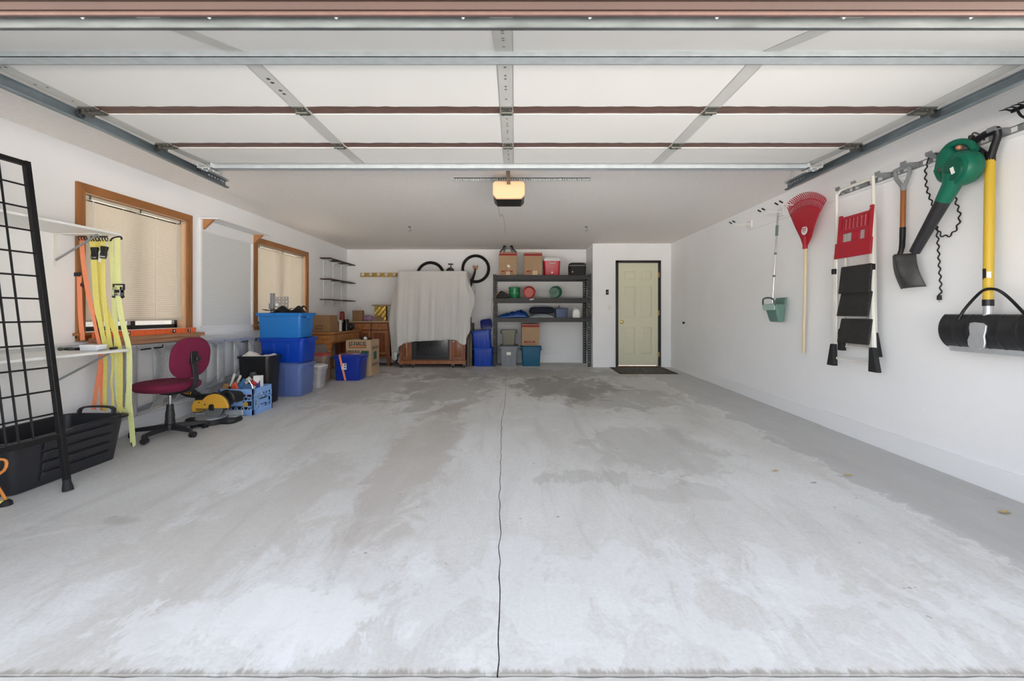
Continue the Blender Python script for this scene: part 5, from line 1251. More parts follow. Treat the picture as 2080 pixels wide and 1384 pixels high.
o = obj('grey_dust_sheet', mb, CL, solid=.004); tag(o, 'light grey cloth draped over the cabinet on casters', 'dust sheet')
# boards leaning right of the cabinet
for a, b_, zh, lab in ((-.948,-.905,1.03,'dark weathered board leaning beside the draped cabinet, taller one'), (-.90,-.850,.86,'weathered board leaning beside the draped cabinet, shorter one next to the blue bins')):
    mb = MB().hexa([(a,8.42,FZ(8.42)),(b_,8.42,FZ(8.42)),(b_,8.80,FZ(8.8)),(a,8.80,FZ(8.8))], [(a,8.62,zh),(b_,8.62,zh),(b_,9.0,zh),(a,9.0,zh)])
    o = obj('leaning_board', mb, WEATH, bevel=.003); tag(o, lab, 'board')
# blue totes stack
RB2 = mat('cobalt_plastic', '#1542ad', .35, vary=.03)
z0 = FZ(8.6)
tote('cobalt blue tote on the floor beside the black rack, bottom of the stack', (-.63, 8.66, z0), .40, .36, .37, RB2, 'f', taper=.92, handles=False)
tote('cobalt blue tote set slightly askew on another beside the black rack', (-.645, 8.66, z0+.36), .38, .36, .36, RB2, 'f', taper=.92, tilt=(0, R(-5), 0), handles=False)
o = obj('tote_cover', MB().rr([(0,.23,.20,.04),(.02,.245,.215,.05),(.03,.19,.16,.03)], n=5).xf(Matrix.Translation((-.58,8.76,.835)) @ Matrix.Rotation(R(-8),4,'Y') @ Matrix.Rotation(R(75),4,'X')), mat('dark_blue_plastic', '#111d6d', .4), bevel=.003); tag(o, 'dark blue cover standing up on top of the cobalt blue totes', 'cover')
# ------------------------------------------------------------------ black steel rack
t = thing('steel_rack', 'black steel storage rack with three shelves against the back wall', 'storage rack', (.55, 8.75, 0))
rx0, rx1, ry0, ry1 = -.425, 1.52, 8.46, 9.06
RK = mat('rack_black', '#242426', .45, .3)
def post(x, y, sx, sy):
    mb = MB(); w_ = .06; zt2 = 1.85; z_ = FZ(y)
    xa, xb = (x, x+sx*w_)
    mb.box(xa, xa+sx*.017, y, y+sy*.003, z_, zt2).box(xb-sx*.017, xb, y, y+sy*.003, z_, zt2)
    for k in range(37): mb.box(xa+sx*.017, xb-sx*.017, y, y+sy*.003, z_+.05*k, z_+.05*k+.028)
    mb.box(x, x+sx*.003, y, y+sy*.045, z_, zt2)
    obj('post', mb, RK, t, smooth=False)
post(rx0, ry0, 1, 1); post(rx1, ry0, -1, 1); post(rx0, ry1, 1, -1); post(rx1, ry1, -1, -1)
for i, z in enumerate((1.825, 1.364, .972)):
    for y, s_ in ((ry0-.006, 1), (ry1+.003, -1)):
        obj('beam', MB().box(rx0+.005, rx1-.005, y, y+s_*.008, z-.085, z).box(rx0+.005, rx1-.005, y, y+s_*.03, z-.004, z).box(rx0+.005, rx1-.005, y-s_*.004, y, z-.085, z-.06), RK, t, smooth=False, bevel=.001)
    obj('deck', MB().box(rx0+.01, rx1-.01, ry0+.01, ry1-.01, z-.02, z-.005), mat('deck_dark', '#1e1d1c', .6), t)
    for x in (rx0+.004, rx1-.012): obj('side_beam', MB().box(x, x+.008, ry0, ry1, z-.07, z-.01), RK, t)
for x in (rx0+.008, rx1-.014):
    for a, b_ in ((.1, .5), (.5, .9), (1.0, 1.35), (1.4, 1.78)): obj('diagonal_brace', MB().bar((x, ry0+.02, a), (x, ry1-.02, b_), .006, .022, (0,1,.3)), RK, t)
T1, T2, T3 = 1.8255, 1.3645, .9725
def mbox(lab, x0, x1, y0, z0, h, text=True, inverted=False):
    t = thing('medium_box', lab, 'box', ((x0+x1)/2, y0+.18, z0)); 
    rbox('carton', CARD, t, x0, x1, y0, y0+.40, z0, z0+h, .003)
    obj('red_band', MB().box(x0, x1, y0-.001, y0, z0+h-.065, z0+h-.025), REDINK, t); obj('red_band', MB().box(x0, x1, y0-.001, y0, z0+h-.012, z0+h-.003), REDINK, t)
    lettering('MEDIUM', .058, REDINK, t, ((x0+x1)/2-.02, y0-.0012, z0+.072), FRONT, bold=.0015, sx=1.05)
    obj('red_line', MB().box(x0+.015, x1-.05, y0-.001, y0, z0+.022, z0+.030), REDINK, t)
    return t
a = mbox('open cardboard box with red bands and black flaps sticking up, left on the rack top', -.31, .05, 8.47, T1, .455)
obj('torn_tape', MB().prism([(-.15,8.469,T1+.18),(-.1,8.469,T1+.14),(-.09,8.469,T1+.19),(-.13,8.469,T1+.21)], (0,-.002,0)), WHINK, a)
obj('tape', MB().box(-.17,-.09,8.4675,8.469,T1+.005,T1+.075), mat('clear_tape', '#c9b193', .3), a)
o = thing('black_straps', 'pair of black webbing loops rising out of the open cardboard box', 'straps', (-.13, 8.6, T1+.455))
for s_ in (-1, 1): obj('strap_loop', MB().ribbon(smooth_pts([(-.13+s_*.165,8.52,T1+.46),(-.13+s_*.10,8.52,T1+.53),(-.13+s_*.075,8.53,T1+.585),(-.13+s_*.055,8.55,T1+.58),(-.13+s_*.09,8.58,T1+.45)],4), .038, .008, (1,0,.25*s_)), BLACK, o)
a = mbox('closed cardboard box with red bands beside the red cooler', .19, .555, 8.47, T1, .45)
obj('tape', MB().box(.36,.46,8.4675,8.469,T1+.005,T1+.09), mat('clear_tape', '#c9b193', .3), a)
# red cooler
t = thing('red_cooler', 'red drink cooler with a white lid on top of the rack', 'cooler', (.75, 8.65, T1))
CR = mat('cooler_red', '#b3152b', .35); CW = mat('cooler_white', '#dedede', .35)
obj('body', MB().rr([(0,.30,.28,.03),(.005,.305,.285,.035),(.29,.335,.315,.04)], (.755,8.66,T1), n=5), CR, t)
obj('lid', MB().rr([(.29,.345,.325,.045),(.33,.345,.325,.045),(.365,.30,.28,.05),(.372,.24,.22,.05)], (.755,8.66,T1), n=5), CW, t, bevel=.003)
obj('handle', MB().tube([(.695,8.50,T1+.30),(.695,8.485,T1+.235),(.815,8.485,T1+.235),(.815,8.50,T1+.30)], .009, n=8), CW, t)
obj('drain_plug', MB().lathe([(.02,0),(.02,.008),(.01,.012)], (.755,8.512,T1+.055), (0,-1,0), n=14), CW, t)
t = thing('cooler_bag', 'black soft-sided cooler bag with a grey zip line on the rack top', 'bag', (1.28, 8.7, T1))
obj('body', MB().rr([(0,.32,.26,.03),(.19,.34,.28,.04)], (1.275,8.66,T1), n=4), BN, t, bevel=.004); obj('zip_band', MB().rr([(.19,.344,.284,.04),(.208,.344,.284,.04)], (1.275,8.66,T1)), mat('zip_grey', '#77787a', .6), t)
obj('lid', MB().rr([(.208,.34,.28,.04),(.245,.32,.26,.04),(.262,.24,.18,.04)], (1.275,8.66,T1), n=4), BN, t); obj('strap', MB().ribbon(smooth_pts([(1.12,8.512,T1+.08),(1.20,8.506,T1+.12),(1.30,8.506,T1+.18)],4), .03, .004, (0,0,1)), BN, t)
obj('tag', MB().box(1.155,1.175,8.512,8.518,T1+.06,T1+.08), WHINK, t); obj('side_buckle', MB().cyl((1.10,8.55,T1+.02),(1.13,8.55,T1+.04),.015,n=8), BLACK, t)
# second shelf
t = thing('work_bag', 'black bag with a yellow trim at the left end of the second shelf', 'bag', (-.28, 8.62, T2))
obj('body', MB().prism([(-.37,8.52,T2),(-.36,8.52,T2+.05),(-.30,8.52,T2+.13),(-.26,8.52,T2+.155),(-.19,8.52,T2+.12),(-.12,8.52,T2+.09),(-.11,8.52,T2)], (0,.2,0)), BN, t, bevel=.015, seg=3)
obj('trim', MB().tube([(-.37,8.515,T2+.03),(-.35,8.515,T2+.09),(-.30,8.515,T2+.135)], .006, n=6).tube([(-.2,8.515,T2+.14),(-.17,8.515,T2+.11),(-.13,8.515,T2+.095)], .006, n=6), SY, t)
def bucket(lab, c, axis, m, r0, r1, h, name='bucket', hl=True):
    t = thing(name, lab, 'bucket', c)
    obj('pail', MB().lathe([(r0,0),(r0+.002,.003),(r1-.004,h-.03),(r1+.004,h-.028),(r1+.004,h-.016),(r1-.002,h-.014),(r1+.003,h),(r1-.004,h),(r0-.006,.01)], c, axis, n=30), m, t)
    ax = Vector(axis).normalized(); x, y, z = frame((0,0,0), ax); C0 = Vector(c)+ax*(h-.02)
    obj('bail_handle', MB().tube([C0 + x*(r1+.007)*math.cos(R(a)) + (y*.8-ax*.6).normalized()*(r1+.01)*math.sin(R(a)) for a in range(0,181,15)], .003, n=6), DARKST, t)
    return t
GRB = mat('green_bucket', '#1f7a4c', .35); RDB = mat('red_bucket', '#c3271f', .35); GR2 = mat('teal_green_bucket', '#2a7560', .35)
bk = bucket('green plastic bucket standing upright on the second shelf', (.0, 8.62, T2), (0,0,1), GRB, .10, .118, .225)
obj('band', MB().lathe([(.1135,.10),(.114,.108)], (.0,8.62,T2), (0,0,1), n=30, cap=False), mat('bucket_band', '#86b89b', .4), bk)
bucket('red bucket lying on its side with the open end forward', (.30, 8.78, T2+.128), (-.02,-1,-.02), RDB, .105, .125, .24)
g = bucket('dark green bucket lying on its side, alone at the middle of the second shelf', (.83, 8.78, T2+.128), (.02,-1,-.01), GR2, .105, .124, .24)
obj('cross_handle', MB().bar((.755,8.535,T2+.08), (.91,8.535,T2+.18), .008, .012), BLACK, g)
t = thing('paper_tag', 'small white paper tag hanging over the edge of the second shelf', 'tag', (.35, 8.45, T2-.03)); obj('tag', MB().bar((.30,8.443,T2-.03),(.385,8.443,T2-.018),.002,.022), WHINK, t)
# third shelf
def heap(name, lab, cat, x0, x1, y0, y1, z0, h, m, seed, ridge=5, prof=None):
    rnd = random.Random(seed); ph = [rnd.uniform(0, 6) for _ in range(5)]
    def f(u, v):
        e = (1-abs(2*u-1)**5)*(1-abs(2*v-1)**6); hh = h*(prof(u) if prof else 1)
        return (x0+(x1-x0)*u, y0+(y1-y0)*v, z0+.004+e*hh*(.82+.1*math.sin(u*ridge*3+ph[0]+v*3)+.08*math.sin(u*ridge*7+ph[1]-v*5)+.05*math.sin(u*40+v*20+ph[2])))
    o = obj(name, MB().grid(f, 60, 24), m, solid=.004); return tag(o, lab, cat)
heap('blue_tarp', 'folded shiny blue tarpaulin at the left end of the third shelf', 'tarp', -.355, .30, 8.47, 8.85, T3, .17, mat('tarp_blue', '#123f86', .3, bump=.5, bscale=18), 3, 4, lambda u: .55+.5*math.exp(-((u-.75)/.25)**2))
heap('striped_towel', 'pale blue and cream folded towel under the navy blanket', 'towel', .31, .80, 8.47, 8.8, T3, .085, mat('towel_pale', '#a9a89f', .9, col2='#5d7691', scale=10, stretch=(1,1,9)), 9, 3)
o = obj('navy_blanket', MB().rr([(.0,.44,.28,.06),(.02,.50,.33,.07),(.075,.51,.33,.07),(.08,.49,.32,.07),(.085,.5,.32,.07),(.13,.46,.29,.07),(.14,.36,.2,.06)], (.55,8.67,T3+.082), n=5), mat('navy_cloth', '#171b2c', .9, bump=.6, bscale=25), bevel=.004, subd=1); tag(o, 'folded navy blue blanket in the middle of the third shelf', 'blanket')
t = thing('slate_box', 'slate blue lidded plastic box on the third shelf', 'box', (.94, 8.65, T3))
SLB = mat('slate_blue_plastic', '#34486e', .4)
obj('box', MB().rr([(0,.22,.2,.02),(.165,.25,.23,.025)], (.945,8.62,T3)), SLB, t); obj('lid', MB().rr([(.165,.27,.25,.03),(.188,.265,.245,.03),(.195,.2,.18,.03)], (.945,8.62,T3)), SLB, t, bevel=.003); obj('latch_handle', MB().bar((.885,8.58,T3+.195),(.91,8.58,T3+.245),.03,.02,(0,1,0)), BLACK, t)
t = thing('white_jug', 'white plastic jug with a moulded handle at the right end of the third shelf', 'jug', (1.26, 8.65, T3))
obj('bottle', MB().rr([(0,.15,.11,.025),(.005,.155,.115,.03),(.11,.155,.115,.03),(.16,.12,.09,.03),(.175,.05,.05,.02),(.185,.05,.05,.02)], (1.25,8.6,T3), n=5), WHITE, t); obj('cap', MB().cyl((1.22,8.6,T3+.18),(1.22,8.6,T3+.2),.026), WHITE, t); obj('handle', MB().tube(smooth_pts([(1.29,8.60,T3+.165),(1.335,8.60,T3+.15),(1.34,8.60,T3+.07),(1.31,8.60,T3+.04)],4), .011, n=8), WHITE, t)
# floor of the rack
z0 = FZ(8.6); G1 = mat('grey_tote', '#84898f', .45); G2 = mat('khaki_grey_bin', '#7f7d70', .5); TL = mat('teal_plastic', '#1d5d7d', .4)
DRK = mat('dark_grey_rim', '#55585c', .5)
a = tote('grey tote with a white label on the floor under the rack', (-.115, 8.68, z0), .375, .38, .395, G1, 'f', taper=.82, lid=DRK)
obj('label_card', MB().box(-.055,.05,-.181,-.178,.225,.285), WHINK, a, local=True)
t = tote('khaki grey wastebasket standing on the grey tote under the rack', (-.115, 8.66, z0+.425), .31, .26, .30, G2, 'f', taper=.78, name='wastebasket')
tote('teal tote on the floor under the rack beneath a cardboard box', (.335, 8.68, z0), .40, .38, .385, TL, 'f', taper=.86, lid=TL)
mbox('cardboard box with red bands standing on the teal tote', .145, .50, 8.49, z0+.416, .435)
o = thing('hanging_rope', 'thin dark red cord looped around the rack post', 'rope', (rx0, 8.45, 1.0)); obj('cord', MB().tube(smooth_pts([(rx0+.03,8.452,1.42),(rx0-.012,8.45,1.33),(rx0-.03,8.455,1.2),(rx0-.01,8.452,1.05),(rx0+.07,8.45,.98),(rx0+.085,8.45,1.15),(rx0+.065,8.45,1.3),(rx0+.03,8.452,1.42)],6), .003, n=6), mat('dark_red_cord', '#6d2420', .5), o)
# ================================================================== right wall: rail board and hanging tools
o = obj('mounting_board', MB().box(XR-.02, XR, 1.45, 5.62, 2.145, 2.275), TRIMW, bevel=.002); tag(o, 'long white painted board on the wall carrying the tool hooks', 'board')
RAILM = mat('grey_rail', '#93979a', .45, .4); WHM = mat('white_hook_metal', '#dcdcda', .4)
t = thing('tool_rail', 'grey slotted hook rail screwed to the white board', 'rail', (XR-.02, 3.0, 2.17))
mb = MB(); xr = XR-.022
mb.box(xr-.002, xr, 1.45, 4.0, 2.205, 2.212).box(xr-.002, xr, 1.45, 4.0, 2.165, 2.175).box(xr-.014, xr-.002, 1.45, 4.0, 2.165, 2.168)
for k in range(33): mb.box(xr-.002, xr, 1.45+k*.079, 1.45+k*.079+.03, 2.17, 2.21)
obj('channel', mb, RAILM, t, smooth=False)
for y in (3.88, 3.70, 3.45, 3.22, 3.02, 2.85, 2.62, 2.42, 2.2):
    obj('hook_arm', MB().prism([(xr-.002,y,2.212),(xr-.09,y,2.205),(xr-.095,y,2.222),(xr-.10,y,2.222),(xr-.10,y,2.195),(xr-.06,y,2.185),(xr-.002,y,2.168)], (0,.05,0)), RAILM, t, bevel=.002)
# white double hooks
for k, (y, lab) in enumerate(((5.52,'farthest from the garden rake'), (4.87,'above the green dustpan'), (4.55,'holding the red rake'))):
    t = thing('double_hook', 'white wall hook with black rubber tips, the one %s' % {'farthest from the garden rake':'nearest the entry door'}.get(lab, lab), 'hook', (XR-.02, y, 2.2))
    rbox('back_plate', WHM, t, XR-.045, XR-.02, y-.055, y+.055, 2.175, 2.265, .004)
    for dy in (-.04, .04):
        p = [(XR-.045, y+dy, 2.215), (XR-.20, y+dy, 2.215), (XR-.255, y+dy, 2.245)]
        pr = obj('prong', MB().tube(p, .006, n=8), WHM, t); obj('rubber_tip', MB().cyl((XR-.24, y+dy, 2.237), (XR-.275, y+dy, 2.256), .0085, n=10), RUBBER, pr)
# fixing screws on the board
for y in (5.3, 4.2, 3.3, 2.95): pass

# ------------------------------------------------------------------ dustpan on a pole
t = thing('lobby_dustpan', 'grey green long-handled dustpan hanging on the wall nearest the door', 'dustpan', PX(1578, 655, 2.98))
TG = mat('sage_green_plastic', '#5f8078', .4); TGL = mat('pale_sage_plastic', '#9fbab3', .4)
a, b_ = PX(1580,438,2.99), PX(1569,615,2.97)
pl = a.lerp(b_, .0)
obj('pole', MB().cyl(a, b_, .0085, n=12), CHROME, t)
obj('grip', MB().cyl(a.lerp(b_,.11), a.lerp(b_,.23), .015, .014, n=12), mat('grey_green_grip', '#5d6e6b', .5), t)
for k in (.42, .68): obj('collar', MB().cyl(a.lerp(b_,k), a.lerp(b_,k+.025), .013, n=12), mat('grey_collar', '#5d6666', .5), t)
obj('hang_loop', MB().tube([a, a+Vector((.0,-.012,.02)), a+Vector((.01,0,.035)), a+Vector((0,.012,.02)), a], .003, n=6), CHROME, t)
c = PX(1580, 632, 2.97); y_, z_ = c.y+.05, c.z
pan = MB()
pw = .118
def ring(z, xo, w_, xi=3.02): return [(xi, y_-w_, z), (xo, y_-w_*.93, z), (xo, y_+w_*.93, z), (xi, y_+w_, z)]
obj('pan', MB().hexa(ring(z_-.125, 2.955, .098), ring(z_+.08, 2.90, .118)), TG, t, bevel=.02, seg=3)
obj('scoop_back', MB().hexa([(3.0,y_-.115,z_+.04),(3.02,y_-.115,z_+.04),(3.02,y_+.115,z_+.04),(3.0,y_+.115,z_+.04)], [(3.01,y_-.125,z_+.15),(3.03,y_-.125,z_+.15),(3.03,y_+.05,z_+.15),(3.01,y_+.05,z_+.15)]), TG, t, bevel=.006)
obj('lid_flap', MB().box(2.885, 2.905, y_-.115, y_+.1, z_+.01, z_+.075), TGL, t, bevel=.006)
obj('carry_bow', MB().tube(smooth_pts([(2.90,y_-.11,z_+.06),(2.885,y_-.10,z_+.13),(2.88,y_,z_+.15),(2.885,y_+.09,z_+.13),(2.90,y_+.105,z_+.04)],5), .009, n=8), mat('dark_sage', '#41544f', .4), t)

# ------------------------------------------------------------------ red fan rake
t = thing('leaf_rake', 'red plastic fan rake hung head up with a pale wooden handle', 'rake', PX(1632, 716, 3.0))
RR = mat('rake_red', '#a8182c', .4); PALEW = mat('pale_handle', '#d8c6a4', .5, vary=.03, scale=4)
O = PX(1636, 500, 3.0); xk = 3.0
obj('handle', MB().tube([PX(1632,717,3.03), PX(1637,480,3.01)], [.0145,.0145], n=14), PALEW, t)
def fan(r_, a, cup=1): 
    aa = R(a); rr_ = r_*(1+.02*cup); return Vector((xk - .035*cup*math.sin(max(0, r_-.1)*5), O.y - math.sin(aa)*rr_, O.z + math.cos(aa)*rr_))
A0, A1 = -27, 41
# solid fan body
ang = [A0+(A1-A0)*k/20 for k in range(21)]
def body(u, v):
    a = A0+(A1-A0)*u; r_ = .0+v*.37
    w0 = Vector((0, -(u-.5)*.07, 0)); return fan(r_*1.08, a) + w0*(1-v)
obj('fan_plate', MB().grid(body, 22, 10), RR, t, solid=.004)
for k in range(24):
    a = A0+(A1-A0)*k/23
    p = [fan(.38,a), fan(.44,a), fan(.50,a), fan(.535,a)]; p[-1] = p[-1]+Vector((-.03,0,-.008))
    tn = obj('tine', MB().ribbon(p, [.011,.0125,.0125,.009], .004, (0,math.cos(R(a)),math.sin(R(a)))), RR, t)
for r_ in (.46,): obj('tine_brace', MB().tube([fan(r_,A0+(A1-A0)*k/24) for k in range(25)], .006, n=6), RR, t)
obj('rib_arc', MB().tube([fan(.27,A0+8+(A1-A0-16)*k/16)-Vector((.004,0,0)) for k in range(17)], .004, n=6), RR, t)
obj('socket', MB().cyl(O+Vector((-.002,0,-.03)), O+Vector((-.006,0,.10)), .024, .018, n=14), RR, t)
cs = fan(.155, 3); st2 = obj('round_sticker', MB().lathe([(.045,0),(.045,.002)], cs+Vector((-.006,0,0)), (-1,0,0), n=26), WHINK, t)
lettering('MADE', .022, REDINK, st2, cs+Vector((-.0085,0,.018)), (R(90), 0, R(-90)), bold=.0008); lettering('IN USA', .017, REDINK, st2, cs+Vector((-.0085,0,-.002)), (R(90), 0, R(-90)), bold=.0006)
obj('sticker_line', MB().box(-.001,.0,-.02,.02,-.003,.0).xf(Matrix.Translation(cs+Vector((-.0085,0,-.018)))), BLKINK, st2)

# ------------------------------------------------------------------ folding step ladder
t = thing('step_stool', 'white folding step ladder with a red tray and black treads on the wall', 'step ladder', (2.97, 3.7, .62))
TW = mat('white_tube', '#dcdad2', .35); TRD = mat('black_tread', '#1f1e1e', .7, col2='#2b2a29', scale=40, bump=1, bscale=160)
def Q(px, py, x): return PX(px, py, x)
# front frame: tall inverted U
yl, yr = 3.90, 3.50
obj('front_frame', MB().tube(smooth_pts([(2.96,yl+.01,.655),(2.96,yl,1.2),(2.96,yl,2.08),(2.96,yl-.02,2.155),(2.96,yl-.06,2.18)],4)+smooth_pts([(2.96,yr+.07,2.18),(2.96,yr+.02,2.17),(2.96,yr,2.12),(2.96,yr,1.2),(2.96,yr-.02,.655)],4), .0125, n=10), TW, t)
obj('bottom_bar', MB().tube(smooth_pts([(2.955,yl+.02,.72),(2.955,yl+.01,.665),(2.955,yl-.04,.645)],4)+smooth_pts([(2.955,yr+.03,.645),(2.955,yr-.015,.665),(2.955,yr-.02,.74)],4), .0125, n=10), TW, t)
obj('rear_frame', MB().tube(smooth_pts([(3.03,yl-.02,1.9),(3.03,yl-.01,1.2),(3.03,yl-.01,.80),(3.03,yl-.05,.765)],4)+smooth_pts([(3.03,yr+.09,.765),(3.03,yr+.055,.80),(3.03,yr+.065,1.2),(3.03,yr+.07,1.9)],4), .0115, n=10), TW, t)
obj('side_strut', MB().box(2.938,2.95,yr-.012,yr+.016,.72,1.93), TW, t, bevel=.002)
obj('side_strut', MB().box(2.938,2.95,yl-.006,yl+.02,.72,1.60), TW, t, bevel=.002)
for y, x, z in ((yl+.01,2.96,.58),(yr-.02,2.96,.58),(yl+.0,3.03,.72),(yr+.05,3.03,.70)):
    s_ = 1 if y > 3.7 else -1
    obj('foot', MB().prism([(x,y-.02,z+.2),(x,y+.02,z+.2),(x,y+.028+max(0,s_)*.035,z+.0),(x,y-.028+min(0,s_)*.035,z+.0)], (-.04,0,0)), RUBBER, t, bevel=.006)
RT = mat('red_tray', '#a5162a', .4)
# red tray with cut-outs
ty0, ty1, tz0, tz1 = 3.475, 3.835, 1.55, 1.925
ys = [ty0, ty0+.075, ty0+.155, ty0+.215, ty0+.30, ty1]; 
def tray_cell(a, b_, c, d, up=0): return MB().hexa([(2.905,a,c),(2.93,a,c),(2.93,b_,c),(2.905,b_,c)], [(2.925,a,d),(2.945,a,d),(2.945,b_,d),(2.925,b_,d)])
mb = MB()
def cell(a, b_, c, d):
    f = lambda z: 2.90+.03*(z-tz0)/(tz1-tz0)
    mb.hexa([(f(c),a,c),(f(c)+.02,a,c),(f(c)+.02,b_,c),(f(c),b_,c)], [(f(d),a,d),(f(d)+.02,a,d),(f(d)+.02,b_,d),(f(d),b_,d)])
cell(ty0-.01,ty1+.02,tz0,tz0+.14); cell(ty0,ty0+.03,tz0+.14,tz1+.03); cell(ty1-.03,ty1,tz0+.14,tz1+.01); cell(ty0+.03,ty1-.03,tz1-.035,tz1-.01)
cell(ty0+.03,ty1-.03,tz0+.215,tz0+.25); cell(ty0+.03,ty0+.06,tz0+.14,tz0+.215); cell(ty0+.12,ty0+.20,tz0+.14,tz0+.215); cell(ty1-.05,ty1-.03,tz0+.14,tz0+.215)
for k in range(7): cell(ty0+.045+k*.042, ty0+.058+k*.042, tz0+.25, tz1-.035)
obj('red_tray', mb, RT, t, smooth=False, bevel=.004)
obj('tray_liner', MB().hexa([(2.938,ty0+.04,tz0+.255),(2.94,ty0+.04,tz0+.255),(2.94,ty1-.05,tz0+.255),(2.938,ty1-.05,tz0+.255)], [(2.948,ty0+.04,tz1-.04),(2.95,ty0+.04,tz1-.04),(2.95,ty1-.05,tz1-.04),(2.948,ty1-.05,tz1-.04)]), mat('pale_pink_liner', '#c9a7a3', .6), t)
for a, b_, tl_ in ((1.235,1.475,.02),(1.035,1.245,.035),(.80,1.015,.03)):
    tr = obj('tread', MB().hexa([(2.925-tl_,yr-.02,a),(2.945-tl_,yr-.02,a),(2.945-tl_,yl-.085,a),(2.925-tl_,yl-.085,a)], [(2.93,yr-.015,b_),(2.95,yr-.015,b_),(2.95,yl-.09,b_),(2.93,yl-.09,b_)]), TRD, t, bevel=.008, seg=3)
obj('rivets', MB().cyl((2.938,yr,1.93),(2.93,yr,1.93),.008,n=8).cyl((2.938,yr,1.2),(2.93,yr,1.2),.006,n=8).cyl((2.938,yr,.95),(2.93,yr,.95),.006,n=8), GALV, t)
obj('pivot_cap', MB().box(2.93,2.965,yr-.018,yr+.02,1.42,1.47), BLACK, t, bevel=.004); obj('pivot_cap', MB().box(2.93,2.965,yl-.01,yl+.026,1.42,1.47), BLACK, t, bevel=.004)

# ------------------------------------------------------------------ square shovel
t = thing('square_shovel', 'square-mouth shovel with a grey D grip and short wooden shaft', 'shovel', PX(1836, 590, 2.98))
GRG = mat('grey_grip', '#85888b', .4); SHW = mat('varnished_shaft', '#a5662f', .4, 0, col2='#8a5024', scale=6, stretch=(5,5,.6)); BLD = mat('worn_blade', '#4a4a4b', .5, .5, vary=.25, scale=14)
d0 = 3.03
top = PX(1835, 342, d0); sh0 = PX(1834, 384, d0)
y_, z1_, z0_ = top.y, top.z, sh0.z
obj('d_grip', MB().tube(smooth_pts([(d0,y_,z0_),(d0-.002,y_+.03,z0_+.05),(d0-.005,y_+.058,z0_+.10),(d0-.005,y_+.062,z1_)],4), .0135, n=10).tube(smooth_pts([(d0,y_,z0_),(d0-.002,y_-.03,z0_+.05),(d0-.005,y_-.055,z0_+.10),(d0-.005,y_-.055,z1_+.02)],4), .0135, n=10).cyl((d0-.005,y_+.07,z1_), (d0-.005,y_-.065,z1_+.01), .0145, n=12).cyl((d0,y_,z0_-.015), (d0,y_,z0_+.035), .02, n=14), GRG, t)
s1 = PX(1834, 463, d0-.01).z
obj('shaft', MB().cyl((d0,y_,z0_), (d0-.005,y_+.0,s1), .0175, n=16), SHW, t)
s2_ = PX(1832, 516, d0-.03).z
obj('socket', MB().tube(smooth_pts([(d0-.005,y_,s1+.005),(d0-.008,y_,s1-.10),(d0-.02,y_-.005,s1-.17),(d0-.04,y_+.012,s2_-.05)],4), [.0195]*4+[.019]*4+[.017]*4+[.012], n=14), BLACKM, t)
bx = 3.0
L1, L2, L3, L4 = PX(1806,520,bx), PX(1853,514,bx), PX(1874,582,bx), PX(1823,588,bx)
def blade(u, v):
    p = L1.lerp(L2, u).lerp(L4.lerp(L3, u), v); p.x = 2.985 + .05*(abs(u-.5)*2)**2*(.9) - .03*(1-v)*math.exp(-((u-.5)/.12)**2) + .02*math.sin(v*PI)*-1
    return p
obj('blade', MB().grid(blade, 24, 16), BLD, t, solid=.004)

# ------------------------------------------------------------------ leaf blower
t = thing('leaf_blower', 'green electric leaf blower with a long black nozzle hanging on the wall', 'leaf blower', PX(1945, 340, 2.95))
GB = mat('blower_green', '#0c6650', .4, vary=.05); c = PX(1955, 342, 2.93); X0 = Vector((-1,0,0))
def PV(px, py, x): return PX(px, py, x)
obj('fan_housing', MB().lathe([(.10,-.05),(.112,-.02),(.112,.02),(.10,.045),(.075,.056),(.07,.053),(.0,.053)], c, (-1,.15,0), n=36, cap=False), GB, t)
obj('fan_cover', MB().lathe([(.07,.058),(.066,.072),(.03,.078),(.0,.078)], c+Vector((0,-.01,-.012)), (-1,.15,0), n=28, cap=False), mat('blower_green_dark', '#0b5844', .35), t)
obj('motor_housing', MB().rr([(-.08,.11,.10,.04),(-.02,.13,.135,.05),(.05,.11,.10,.04)], n=5).xf(Matrix.Translation(PV(1930,322,2.95)) @ Matrix.Rotation(R(-22),4,'X')), GB, t, bevel=.004)
hp = [PV(1905,348,2.95), PV(1912,318,2.94), PV(1928,297,2.94), PV(1950,288,2.95), PV(1972,292,2.96), PV(1980,306,2.95)]
obj('handle', MB().tube(smooth_pts(hp,6), .021, n=12), GB, t)
obj('handle_base', MB().tube(smooth_pts([PV(1904,345,2.95), PV(1912,362,2.95), PV(1925,368,2.94)],4), .022, n=12), GB, t)
obj('trigger', MB().sph(PV(1948,300,2.905), .017, 12, 8), mat('copper_switch', '#c08468', .3, .5), t)
obj('air_vents', MB().box(-.004,.004,-.03,.03,-.02,.02).xf(Matrix.Translation(PV(1914,343,2.93))), DARKST, t)
n0, n1, n2 = PV(1934,375,2.92), PV(1918,405,2.93), PV(1858,512,2.96)
obj('outlet', MB().tube([PV(1945,352,2.92), n0, n1+(n1-n0)*.1], [.075,.052,.045], n=20), GB, t)
obj('nozzle', MB().tube([n1, n1.lerp(n2,.5), n2], [.043,.037,.033], n=20), mat('nozzle_black', '#26262a', .45), t)
lb = c+Vector((-.0795,-.015,-.02))
ls = obj('label_plate', MB().box(-.004,.002,-.011,.011,-.022,.022).xf(Matrix.Translation(lb) @ Matrix.Rotation(R(-15),4,'X')), WHINK, t)
obj('power_plug', MB().cyl(PV(1968,290,2.97), PV(1974,276,2.98), .011, .016, n=10), BLACK, t)
t = thing('power_cord', 'black wavy power cord hanging behind the leaf blower down to a plug', 'cord', PX(1908, 600, 3.06))
